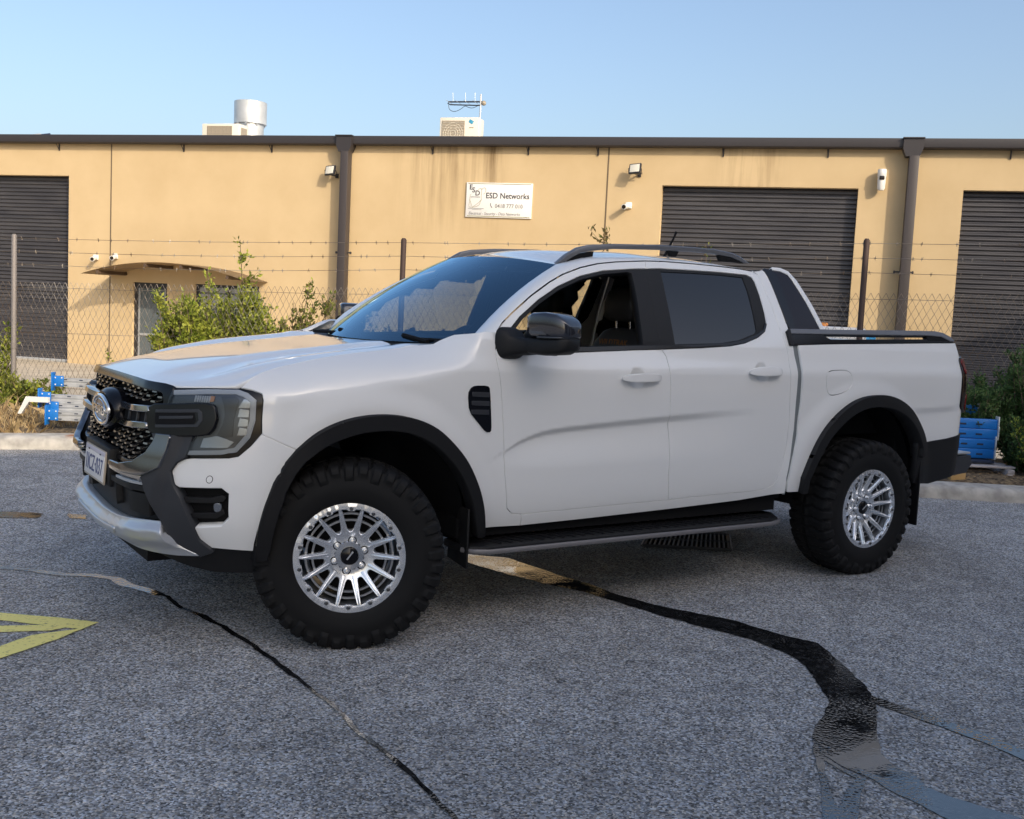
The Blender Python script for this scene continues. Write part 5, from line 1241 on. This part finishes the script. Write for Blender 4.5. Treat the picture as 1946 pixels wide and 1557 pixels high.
# ---- things on the roof
acm = mat('unit_cream', (.70, .65, .55), .45); grillm = mat('unit_grille', (.30, .26, .20), .6); galv = mat('galvanised_sheet', (.60, .61, .61), .38, metal=.55); vary(galv, (.52, .53, .53), (.66, .67, .67), 3, 4)
def on_roof(name, a, y, label, cat, grp=None): return tag(empty(name, bw(a, y, 4.80+.02*y), RZ), label, cat, grp)
t = on_roof('air_conditioner', 3.30, 1.0, 'low cream air conditioner box beside the round roof flue', 'air conditioner', 'air conditioners on the roof')
bm = bmesh.new(); box(bm, (0, 0, .23), (.92, .42, .48), bev=.015); obj('casing', bm, acm, t, 40)
bm = bmesh.new(); box(bm, (-.02, -.212, .23), (.62, .01, .38)); [box(bm, (-.30+k*.095, -.219, .23), (.012, .008, .38)) for k in range(7)]; [box(bm, (-.02, -.219, .08+k*.06), (.62, .006, .008)) for k in range(6)]; obj('grille', bm, [grillm], t)
bm = bmesh.new(); box(bm, (.462, 0, .23), (.008, .26, .34)); obj('side_grille', bm, grillm, t)
t = on_roof('roof_flue', 2.80, 3.0, 'wide round galvanised roof flue with a larger cap ring', 'flue')
bm = bmesh.new(); lathe(bm, [(.325, 0), (.325, .9), (.33, 1.1)], 40); obj('flue_pipe', bm, galv, t, 40)
bm = bmesh.new(); lathe(bm, [(.335, .80), (.388, .80), (.39, 1.32), (.384, 1.325), (.36, 1.32), (.355, .9)], 40); obj('cap_ring', bm, galv, t, 40)
for q in (-2.0, -1.35, -.6, .9, 2.4): bm = bmesh.new(); box(bm, (.345*math.cos(q), .345*math.sin(q), .80), (.05, .05, .08)); obj('cap_strap', bm, galv, t)
t = on_roof('air_conditioner', 8.86, 1.0, 'larger cream air conditioner with round fan grille under the aerial', 'air conditioner', 'air conditioners on the roof')
bm = bmesh.new(); box(bm, (0, 0, .30), (.86, .36, .62), bev=.018); obj('casing', bm, acm, t, 40)
bm = bmesh.new(); box(bm, (-.13, -.184, .28), (.50, .012, .52)); obj('fan_panel', bm, grillm, t)
bm = bmesh.new()
for r in (.06, .11, .16, .21): tube(bm, [(-.13+r*math.cos(k*PI/16), -.193, .28+r*math.sin(k*PI/16)) for k in range(32)], .004, 4, closed=True)
for k in range(9): tube(bm, [(-.36, -.195, .06+k*.055), (.10, -.195, .06+k*.055)], .004, 4)
obj('fan_guard', bm, acm, t)
bm = bmesh.new(); box(bm, (.26, -.183, .52), (.10, .004, .07), Matrix.Rotation(.5, 3, 'Y')); obj('maker_mark', bm, mat('mark_blue', (.05, .30, .48), .4), t)
bm = bmesh.new(); box(bm, (.27, -.183, .40), (.10, .004, .018)); obj('handle_slot', bm, grillm, t)
bm = bmesh.new(); tube(bm, [(.43, .1, .25), (.50, .1, .0)], .03, 8); obj('pipe_cover', bm, acm, t, 50)
t = on_roof('tv_aerial', 8.94, 2.0, 'television aerial with a long boom above the larger air conditioner', 'aerial')
bm = bmesh.new(); tube(bm, [(0, 0, 0), (0, 0, 1.30)], .020, 8); obj('mast', bm, galv, t, 50)
bm = bmesh.new(); tube(bm, [(.06, 0, 1.14), (-.75, 0, 1.14)], .018, 6); tube(bm, [(.0, 0, 1.06), (-.70, 0, 1.08), (-.76, 0, 1.11)], .014, 6); obj('boom', bm, framem, t, 50)
bm = bmesh.new(); [tube(bm, [(x, -.0, 1.14), (x-.01, 0, 1.34)], .005, 4) for x in (-.64, -.35, -.13)]; [tube(bm, [(x, -.30, 1.12), (x, .30, 1.12)], .005, 4) for x in (-.70, -.5, -.3, -.1)]; obj('element', bm, galv, t)
bm = bmesh.new(); P = smooth_open([(-.74, 1.08), (-.72, .97), (-.60, .92), (-.45, .98), (-.36, 1.06), (-.28, 1.02), (-.18, 1.0), (-.05, 1.06)], 2); tube(bm, [(x, 0, z) for x, z in P], .006, 4); obj('cable', bm, framem, t)
bm = bmesh.new(); bmesh.ops.create_uvsphere(bm, u_segments=12, v_segments=8, radius=.055, matrix=Matrix.Translation((.07, 0, 1.11))); obj('boom_cap', bm, grillm, t, 60)
t = tag(empty('solar_panel', bw(-3.9, 3.0, 4.86), RZ), 'tilted dark solar panel on the roof at the far left', 'solar panel')
bm = bmesh.new(); box(bm, (-.75, .4, .50), (1.6, 1.7, .04), Matrix.Rotation(math.radians(14), 3, 'X') @ Matrix.Rotation(math.radians(-4), 3, 'Y')); obj('panel_face', bm, mat('solar_blue', (.02, .03, .07), .15), t)
bm = bmesh.new(); box(bm, (.04, .0, .47), (.05, 1.7, .06), Matrix.Rotation(math.radians(14), 3, 'X')); [tube(bm, [(x, y, 0), (x, y, .42)], .02, 6) for x in (-1.3, .0) for y in (-.2, .8)]; obj('panel_stand', bm, galv, t)
for a, lb in ((7.25, 'small rounded roof cap nearer the left downpipe'), (7.95, 'small rounded roof cap nearer the larger air conditioner')):
    t = on_roof('whirly_vent', a, 1.5, lb, 'roof cap', 'small roof caps'); bm = bmesh.new(); lathe(bm, [(.09, 0), (.10, .10), (.08, .15), (.0001, .17)], 16); obj('cap', bm, acm, t, 60)
# ================================================================= fence
wirem = mat('fence_wire', (.20, .165, .13), .5, metal=.5); vary(wirem, (.12, .08, .05), (.36, .33, .29), 1.2, 3); postg = mat('post_grey', (.20, .18, .17), .6, metal=.2); postr = mat('post_rust', (.05, .028, .022), .7)
FEN = tag(empty('chain_link_fence', (0, 0, 0)), 'chain link fence with three barbed wires in front of the tan building', 'fence')
for i, (x, y, z) in enumerate(FP):
    bm = bmesh.new(); tube(bm, [(x, y, -.1), (x, y, z-.02), (x, y, z)], [.031, .031, .018], 12)
    if i == 1: tube(bm, [(x, y, .74), (x, y, .80)], .036, 12); tube(bm, [(x, y, .30), (x, y, .34)], .035, 12)
    obj('post', bm, postg if i < 2 else postr, FEN, 50)
def fline(t):                                            # t in post units along the fence
    i = max(0, min(len(FP)-2, int(t))); f = t-i
    a, b = Vector(FP[i]), Vector(FP[i+1]); return a.lerp(b, f)
def meshtop(p): return p.z-.56
bm = bmesh.new(); pitch = .072; TL_ = 4.75; n = int(TL_*(len(FP)-1)/pitch)
wr = .0026
for k in range(n+1):
    # each wire zigzags up between neighbouring columns
    pts = []; top = None; row = 0; z = .02
    p0 = fline(k*pitch/TL_); zt = meshtop(p0); h = pitch*.98
    m_ = int((zt+.0)/h)
    for r in range(m_+1):
        q = fline(max(0, min(len(FP)-1.0001, (k+.5*(r % 2)*(1 if k % 1 == 0 else -1)+(.0))*pitch/TL_)))
        sag = .012*noise.noise(Vector((q.x*.8, r*.15, 0)))
        pts.append(Vector((q.x+BN.x*(.006*((r+k) % 2)+sag), q.y+BN.y*(.006*((r+k) % 2)+sag), zt-h*r)))
    tube(bm, pts, wr, 3, cap=False)
    pts2 = []
    for r in range(m_+1):
        q = fline(max(0, min(len(FP)-1.0001, (k+.5*((r+1) % 2)+.5*0)*pitch/TL_)))
        sag = .012*noise.noise(Vector((q.x*.8, r*.15, 0)))
        pts2.append(Vector((q.x+BN.x*sag, q.y+BN.y*sag, zt-h*r-(h if False else 0)-.0)))
    if k % 1 == 0:
        q2 = [Vector((fline(max(0, min(len(FP)-1.0001, (k-.5*(r % 2))*pitch/TL_))).x, fline(max(0, min(len(FP)-1.0001, (k-.5*(r % 2))*pitch/TL_))).y, zt-h*r)) for r in range(m_+1)]
        tube(bm, q2, wr, 3, cap=False)
obj('wire_mesh', bm, wirem, FEN)
for dz in (.56+.07, .56+.60, .56+1.25):
    bm = bmesh.new(); tube(bm, [fline(t*.1)+Vector((.0, .0, -dz+.006*math.sin(t*1.3))) for t in range(0, 10*(len(FP)-1))], .0026, 4); obj('strain_wire', bm, wirem, FEN)
for j, dz in enumerate((.05, .20, .35)):
    bm = bmesh.new(); P = [fline(t*.05)+Vector((0, 0, -dz-.035*math.sin(PI*((t*.05) % 1))*(.5+.3*j))) for t in range(0, 20*(len(FP)-1))]
    tube(bm, P, .0024, 4)
    L_ = 0
    for a, b in zip(P, P[1:]):
        d = (b-a).normalized(); L_ += (b-a).length
        if L_ > .14+.03*random.random():
            L_ = 0; c = a.lerp(b, random.random())
            for s in (0, .006):
                w = Vector((random.uniform(-.4, .4), random.uniform(-.4, .4), 1)).normalized()*.022; tube(bm, [c+d*s-w, c+d*s+w], .0022, 3)
            tube(bm, [c-d*.008, c+d*.012], .005, 4)
    obj('barbed_wire', bm, wirem, FEN)
# ================================================================= plants
def leafmat(name, a, b, tr=.35):
    m = mat(name, a, .55, spec=.3); vary(m, a, b, 7, 3)
    o = [n for n in m.node_tree.nodes if n.type == 'OUTPUT_MATERIAL'][0]; mx = N(m, 'ShaderNodeMixShader'); mx.inputs[0].default_value = tr
    tl = N(m, 'ShaderNodeBsdfTranslucent'); L(m, bsdf(m).inputs['Base Color'].links[0].from_socket, tl.inputs['Color'])
    L(m, bsdf(m).outputs[0], mx.inputs[1]); L(m, tl.outputs[0], mx.inputs[2]); L(m, mx.outputs[0], o.inputs['Surface']); return m
lf_bright = leafmat('leaf_bright', (.24, .31, .035), (.55, .57, .11), .42); lf_mid = leafmat('leaf_mid', (.09, .125, .022), (.24, .25, .055)); lf_red = leafmat('leaf_bronze', (.08, .08, .025), (.22, .15, .06), .2)
lf_dark = leafmat('leaf_dark', (.055, .11, .035), (.13, .22, .07)); lf_dark2 = leafmat('leaf_deep', (.03, .065, .024), (.08, .13, .045)); bark = mat('stem_bark', (.16, .12, .08), .8)
straw = leafmat('dry_straw', (.34, .24, .11), (.62, .47, .26), .2); straw2 = leafmat('dry_straw_dark', (.20, .13, .06), (.42, .29, .15), .2)
def leaf(bm, p, d, ln, wd, mi, rnd):
    d = d.normalized(); u, v = frame_of(d); a = rnd.uniform(0, 2*PI); s = u*math.cos(a)+v*math.sin(a); nrm = d.cross(s)
    q = [p, p+d*ln*.45+s*wd*.5+nrm*ln*.05, p+d*ln-nrm*ln*.10, p+d*ln*.45-s*wd*.5+nrm*ln*.05]
    f = bm.faces.new([bm.verts.new(x) for x in q]); f.material_index = mi
def shrub(name, base, label, cat, group, H, spread, stems, mats, ln=.05, per=46, lean=(0, 0), top=1.0, seed=1, start=.12, side=.16, bushy=0):
    rnd = random.Random(seed); t = tag(empty(name, base), label, cat, group)
    bs = bmesh.new(); bl = bmesh.new()
    for k in range(stems):
        a = rnd.uniform(0, 2*PI); r = spread*math.sqrt(rnd.random()); h = H*rnd.uniform(.6, 1.0)*(1-.25*r/spread) if k else H*top
        e = Vector((r*math.cos(a)+lean[0]*h, r*math.sin(a)+lean[1]*h, h)); b0 = Vector((r*.25*math.cos(a), r*.25*math.sin(a), -.05))
        mid = b0.lerp(e, .5)+Vector((rnd.uniform(-.06, .06), rnd.uniform(-.06, .06), .05*h)); pts = []
        for i in range(9): s = i/8; pts.append(b0*(1-s)**2+mid*2*s*(1-s)+e*s*s)
        tube(bs, pts, [.010*(1-.8*i/8)+.0015 for i in range(9)], 5)
        shoots = [(pts, 1.0)]
        for _ in range(int(4+bushy)):
            s = rnd.uniform(.25, .92); i = min(7, int(s*8)); p = pts[i].lerp(pts[i+1], s*8-i); dr = Vector((rnd.uniform(-1, 1), rnd.uniform(-1, 1), rnd.uniform(.3, 1.2))).normalized()
            l_ = side*rnd.uniform(.6, 1.5)*H*(1.1-s*.7); sp = [p, p+dr*l_*.5, p+dr*l_+Vector((0, 0, l_*.15))]; tube(bs, sp, [.004, .003, .0012], 4); shoots.append((sp, .45))
        for sp, wgt in shoots:
            for _ in range(int(per*wgt)):
                s = start+(1-start)*rnd.random()**.8 if wgt == 1 else rnd.random(); x = s*(len(sp)-1); i = min(len(sp)-2, int(x)); p = sp[i].lerp(sp[i+1], x-i)
                dr = (sp[i+1]-sp[i]).normalized()*.7+Vector((rnd.uniform(-1, 1), rnd.uniform(-1, 1), rnd.uniform(-.5, .9)))
                p = p+Vector((rnd.gauss(0, 1), rnd.gauss(0, 1), rnd.gauss(0, 1)))*ln*.45
                leaf(bl, p, dr, ln*rnd.uniform(.6, 1.35), ln*.55*rnd.uniform(.7, 1.2), rnd.choices(range(len(mats)), [3]+[1.4]*(len(mats)-1))[0], rnd)
    obj('stem', bs, bark, t, 60); obj('foliage', bl, mats, t)
    return t
GF = 'shrubs along the fence'
shrub('leafy_shrub', (2.05, 7.48, .05), 'bright green upright shrub in front of the office window, broadest of the fence shrubs', 'shrub', GF, 1.74, .62, 46, [lf_bright, lf_mid], .06, 88, seed=3, bushy=2)
shrub('leafy_shrub', (1.62, 7.62, .05), 'green shrub nearest the office door, left edge of the shrub row', 'shrub', GF, 1.42, .36, 20, [lf_bright, lf_mid], .055, 74, seed=33, bushy=2)
shrub('leafy_shrub', (2.42, 7.28, .05), 'tallest thin green shrub by the canopy end, its sprigs reaching above the fence mesh', 'shrub', GF, 1.70, .42, 30, [lf_bright, lf_mid], .06, 84, seed=5, top=1.22, bushy=2)
shrub('leafy_shrub', (2.72, 6.90, .05), 'bronze tinged loose shrub right beside the windscreen pillar, left of the middle post', 'shrub', GF, 1.68, .46, 30, [lf_mid, lf_red, lf_bright], .055, 76, lean=(.18, -.15), seed=8)
shrub('leafy_shrub', (3.25, 6.45, .05), 'low dark bronze shrub between the downpipe and the windscreen', 'shrub', GF, 1.42, .46, 28, [lf_red, lf_mid], .055, 76, lean=(.1, -.1), seed=18)
shrub('leafy_shrub', (-.10, 9.15, .0), 'yellow green shrub growing round the grey fence post', 'shrub', GF, 1.30, .32, 15, [lf_bright, lf_mid], .06, 50, seed=11, lean=(-.12, .0))
shrub('leafy_shrub', (.15, 8.55, .0), 'low spreading green shrub at the foot of the grey fence post', 'shrub', GF, .50, .55, 24, [lf_mid, lf_bright], .055, 44, seed=12)
shrub('leafy_shrub', (.93, 7.90, .0), 'single thin sprig growing beside the office door', 'shrub', GF, .82, .05, 2, [lf_bright, lf_mid], .045, 18, seed=13, start=.4)
shrub('leafy_shrub', (5.30, 4.30, .05), 'sparse tall sprigs showing above the cab roof', 'shrub', GF, 2.36, .30, 8, [lf_red, lf_mid], .06, 46, seed=15, start=.55)
shrub('leafy_shrub', (6.25, 3.35, .05), 'faint sprigs showing over the roof rail against the roller door', 'shrub', GF, 2.22, .35, 7, [lf_mid, lf_red], .05, 30, seed=16, start=.6)
GD = 'dark shrubs behind the tray'
shrub('dark_shrub', (7.75, 1.35, .1), 'tall dark green shrub close behind the tail light', 'shrub', GD, 1.10, .55, 44, [lf_dark, lf_dark2], .042, 90, seed=21, bushy=4)
shrub('dark_shrub', (8.45, 1.05, .1), 'dark green bush with a long stray branch at the frame edge', 'shrub', GD, 1.55, .50, 36, [lf_dark, lf_dark2], .042, 90, seed=22, bushy=4, lean=(-.08, .06))
shrub('dark_shrub', (7.75, .45, .1), 'lower lighter green bush in front, right of the blue racking', 'shrub', GD, .80, .42, 34, [lf_dark, lf_bright, lf_dark2], .04, 80, seed=23, bushy=4)
shrub('dark_shrub', (7.85, .75, .1), 'low dense dark bush between the pallet and the lighter bush', 'shrub', GD, .62, .40, 36, [lf_dark2, lf_dark], .04, 80, seed=25, bushy=4, start=.0)
shrub('dark_shrub', (7.2, 1.75, .1), 'dark green bush partly hidden behind the tray corner', 'shrub', GD, .92, .5, 34, [lf_dark2, lf_dark], .042, 80, seed=24, bushy=4)
# dry grass and litter under the left shrubs
rnd = random.Random(4); bm = bmesh.new()
for k in range(5200):
    t = rnd.random(); x = rnd.uniform(-3.2, 1.6)
    yk = interp(x, [(-6, 6.55), (-2.2, 5.78), (-.05, 5.33), (1.1, 4.62), (2.2, 3.78)])+.30; y = yk+rnd.random()**1.5*2.4
    dens_ = noise.noise(Vector((x*1.1, y*1.1, 0)))
    if dens_ < -.18: continue
    h = rnd.uniform(.10, .42)*(.6+max(0, dens_)); d = Vector((rnd.gauss(0, .55), rnd.gauss(0, .55), 1)).normalized(); p = Vector((x, y, bedz(x, y)-.01)); w = rnd.uniform(.003, .007)
    s = Vector((rnd.uniform(-1, 1), rnd.uniform(-1, 1), 0)).normalized()*w; e = p+d*h; bend = Vector((rnd.gauss(0, .12), rnd.gauss(0, .12), -.05-.12*rnd.random()))*h*2
    q = p.lerp(e, .6)
    vs = [bm.verts.new(v) for v in (p-s, p+s, q+s*.8, e+bend, q-s*.8)]; f = bm.faces.new(vs); f.material_index = rnd.choice((0, 0, 1))
tag(obj('dry_grass', bm, [straw, straw2]), 'dry straw coloured grass under the left shrubs', kind='stuff')
bm = bmesh.new()
for k in range(2600):
    x = rnd.uniform(-3, 10); yk = interp(x, KB)+.33; y = yk+rnd.random()*1.6; p = Vector((x, y, bedz(x, y)+.012))
    leaf(bm, p, Vector((rnd.uniform(-1, 1), rnd.uniform(-1, 1), rnd.uniform(-.1, .3))), rnd.uniform(.015, .05), rnd.uniform(.006, .016), rnd.choice((0, 1)), rnd)
tag(obj('leaf_litter', bm, [straw2, bark]), 'dry leaf litter lying on the planted strip', kind='stuff')
# ================================================================= racking, pallet and other goods
blue = mat('racking_blue', (.012, .17, .55), .4); galb = mat('racking_galvanised', (.50, .51, .52), .4, metal=.5); vary(galb, (.42, .43, .44), (.58, .59, .60), 8, 4); slotm = mat('slot_dark', (.02, .03, .06), .8)
palw = mat('weathered_pallet', (.34, .32, .33), .85); vary(palw, (.24, .225, .23), (.42, .40, .41), 6, 6, stretch=(1, 8, 8)); woodb = mat('raw_wood_block', (.45, .29, .12), .8)
def beam(base, ang, ln, label, zoff=0, mats_=(galb, blue), step=2, group='galvanised racking beams'):
    t = tag(empty('racking_beam', base, ang), label, 'racking beam', group)
    bm = bmesh.new(); pf = [(-.025, 0), (-.025, .028), (-.012, .036), (-.012, .050), (-.025, .058), (-.025, .088), (.025, .088), (.025, 0)]
    rows = [[(x, y, z) for x in (.0, ln)] for y, z in pf+pf[:1]]; grid_mesh(bm, rows); bmesh.ops.recalc_face_normals(bm, faces=bm.faces); bt = obj('box_section', bm, mats_[0], t)
    bm = bmesh.new()
    for k in range(int(ln/.16)):
        for z in (.014, .073): box(bm, (.12+k*.16, -.0255, z), (.035, .004, .010))
    obj('slot', bm, slotm, bt)
    bm = bmesh.new(); box(bm, (-.004, -.03, .05), (.012, .085, .19), bev=.002); box(bm, (.05, -.031, .055), (.11, .006, .11), bev=.002); obj('end_plate', bm, mats_[1], t, 40)
    bm = bmesh.new()
    for x, z in ((.02, .02), (.02, .09), (.085, .02), (.085, .09)): tube(bm, [(x, -.033, z), (x, -.038, z)], .007, 8)
    obj('rivet', bm, whitepl, t, 40)
AN = math.radians(-34)
from_cam = Vector(CAM_LOC)
def at_px(u, v, d):
    """a point seen at (u, v) of the survey photo, d metres in front of the lens"""
    return from_cam+(_f+_r2*((u-973)/2020)+_d2*((v-778.5)/2020))*d
beam((.13, 6.69, .47), AN, 1.5, 'upper galvanised beam with a blue end plate, topmost of the left heap')
beam((-.07, 6.24, .345), AN, 1.6, 'middle galvanised beam with a blue end plate, left of the number plate')
beam((-.03, 6.10, .19), AN, 1.5, 'lowest galvanised beam of the heap left of the bumper')
beam((-.01, 6.18, .255), AN, 1.5, 'galvanised beam lying flat between the other left beams')
t = tag(empty('steel_bracket', (-.28, 6.25, .12), AN), 'white angled steel bracket leaning at the left end of the beam heap', 'bracket')
bm = bmesh.new(); P = [(0, .12), (.035, .12), (.11, .24), (.30, .24), (.30, .29), (.08, .29)]; prism(bm, P, lambda p: (p[0], -.02, p[1]), lambda p: (p[0], .02, p[1])); bmesh.ops.recalc_face_normals(bm, faces=bm.faces); obj('angle', bm, whitepl, t)
t = tag(empty('steel_stand', (.38, 5.72, .07), AN), 'dark steel foot holding up the galvanised beams', 'stand')
bm = bmesh.new(); tube(bm, [(.10, 0, .0), (.16, .05, .18)], .03, 4); obj('leg', bm, galb, t)
bm = bmesh.new(); prism(bm, [(-.16, .0), (-.16, .13), (-.05, .16), (.12, .05), (.14, .0)], lambda p: (p[0], -.08, p[1]), lambda p: (p[0], .08, p[1])); bmesh.ops.recalc_face_normals(bm, faces=bm.faces); obj('foot', bm, mat('dark_steel', (.035, .036, .04), .5), t)
# right side: blue beams stacked on a grey pallet
RA = math.radians(-33)
PB = at_px(1800, 906, 9.95)
ex = Vector((math.cos(RA), math.sin(RA), 0)); ey = Vector((-math.sin(RA), math.cos(RA), 0))
t = tag(empty('pallet', (PB.x, PB.y, .10), RA), 'weathered grey wooden pallet under the blue racking beams', 'pallet')
for k in range(5):
    bm = bmesh.new(); box(bm, (.02, .04+k*.20, .125), (1.22, .10, .02), bev=.004); obj('board', bm, palw, t, 40)
for x in (-.55, 0, .57):
    bm = bmesh.new(); box(bm, (x, .42, .06), (.07, .95, .10), bev=.004); obj('bearer', bm, palw, t, 40)
def blue_beam(k, y, z, ln, label):
    o = Vector((PB.x, PB.y, 0))+ex*.04+ey*y
    t = tag(empty('racking_beam', (o.x, o.y, .10+z), RA), label, 'racking beam', 'blue racking beams on the pallet')
    bm = bmesh.new(); box(bm, (0, 0, .05), (ln, .05, .092), bev=.006); bt = obj('box_section', bm, blue, t, 40)
    bm = bmesh.new(); [box(bm, (-.4*ln+q*.155, -.0255, .045), (.06, .004, .016)) for q in range(int(ln*.85/.155)+1)]; obj('slot', bm, slotm, bt)
    bm = bmesh.new(); box(bm, (ln/2+.006, .0, .06), (.010, .08, .13), bev=.002); obj('end_plate', bm, whitepl, t, 40)
blue_beam(0, .30, .165, 1.02, 'lowest blue beam of the stack on the pallet')
blue_beam(1, .30, .26, 1.02, 'second blue beam from the bottom of the pallet stack')
blue_beam(2, .31, .355, 1.06, 'third blue beam from the bottom of the pallet stack')
blue_beam(3, .32, .45, 1.06, 'upper front blue beam with a white end plate on the pallet stack')
blue_beam(4, .62, .56, .92, 'rear blue beam standing highest behind the pallet stack')
bm = bmesh.new(); box(bm, (0, .3, .15), (1.0, .3, .02)); o = obj('packing_board', bm, slotm); o.location = (PB.x, PB.y, .10); o.rotation_euler = (0, 0, RA); tag(o, 'dark board between the pallet and the blue beams', 'board')
q = at_px(1816, 897, 9.75); bm = bmesh.new(); box(bm, (0, 0, .07), (.15, .10, .14), bev=.006); o = obj('wood_block', bm, woodb, None, 40); o.location = (q.x, q.y, .10); o.rotation_euler = (0, 0, RA+.2); tag(o, 'raw yellow wood block by the pallet under the rear bumper', 'wood block')
# behind the fence, over the tray: a white bulk box and a blue drum
q = at_px(1585, 700, 12.2); t = tag(empty('bulk_container', (q.x, q.y, -.05), RZ), 'white bulk container with an orange cap beyond the tray', 'container')
bm = bmesh.new(); box(bm, (0, 0, .80), (.62, .6, 1.42), bev=.05, seg=3); obj('tank', bm, whitepl, t, 50)
bm = bmesh.new(); lathe(bm, [(.06, 1.50), (.06, 1.54), (.05, 1.55), (.0001, 1.55)], 20, Matrix.Translation((-.16, 0, 0))); obj('cap', bm, mat('orange_cap', (.70, .25, .04), .5), t, 50)
bm = bmesh.new(); box(bm, (0, 0, .05), (.7, .7, .12), bev=.01); obj('base', bm, framem, t, 40)
q = at_px(1622, 700, 12.1); t = tag(empty('plastic_drum', (q.x, q.y, -.05), RZ), 'bright blue plastic drum beside the white container', 'drum')
bm = bmesh.new(); lathe(bm, [(.0001, 0), (.20, .0), (.215, .05), (.215, 1.42), (.19, 1.475), (.0001, 1.48)], 28); obj('body', bm, mat('drum_blue', (.02, .30, .62), .4), t, 50)
# ================================================================= the unit behind the camera, whose shadow lies over the yard
shw = mat('shed_wall_pale', (.60, .59, .57), .8); vary(shw, (.54, .53, .51), (.64, .63, .61), 1.5, 5)
SLP = math.atan(.14)
hs = (5.12-(-13.0))*math.tan(SUN_EL)*abs(SUN_H.y)**-1
SH = tag(empty('opposite_warehouse', (0, -13.0, 0), SLP), 'tall pale warehouse across the yard that shades the asphalt', 'building')
bm = bmesh.new(); box(bm, (2.6, -5, hs/2), (14.2, 10, hs)); obj('wall', bm, shw, SH)
bm = bmesh.new(); box(bm, (2.6, .10, 4.35), (14.2, .5, .35)); obj('fascia_band', bm, whitepl, SH)
for k in (-.5, .5):
    bm = bmesh.new(); box(bm, (2.6+k*7, .03, 2.0), (4.2, .06, 4.0)); obj('roller_door', bm, rollm, SH)

SW = tag(empty('side_warehouse', (19, -6.0, 0), math.radians(4)), 'gabled pale warehouse to the right of the yard, mirrored in the rear side window', 'building')
bm = bmesh.new(); prism(bm, [(-6, 0), (-6, 8.0), (0, 8.6), (6, 8.0), (6, 0)], lambda p: (p[0], 0, p[1]), lambda p: (p[0], -16, p[1])); bmesh.ops.recalc_face_normals(bm, faces=bm.faces); obj('wall', bm, shw, SW)
bm = bmesh.new(); box(bm, (-6.06, -8, 7.7), (.12, 16, .5)); box(bm, (-6.10, -8, 5.2), (.2, 16, .30)); obj('fascia_band', bm, whitepl, SW)
bm = bmesh.new(); box(bm, (-6.04, -8, 6.4), (.08, 15.6, 2.0)); obj('cladding', bm, framem, SW)
for k in range(3):
    bm = bmesh.new(); box(bm, (-6.03, -2.8-k*5, 2.5), (.06, 4.0, 5.0)); obj('roller_door', bm, framem, SW)
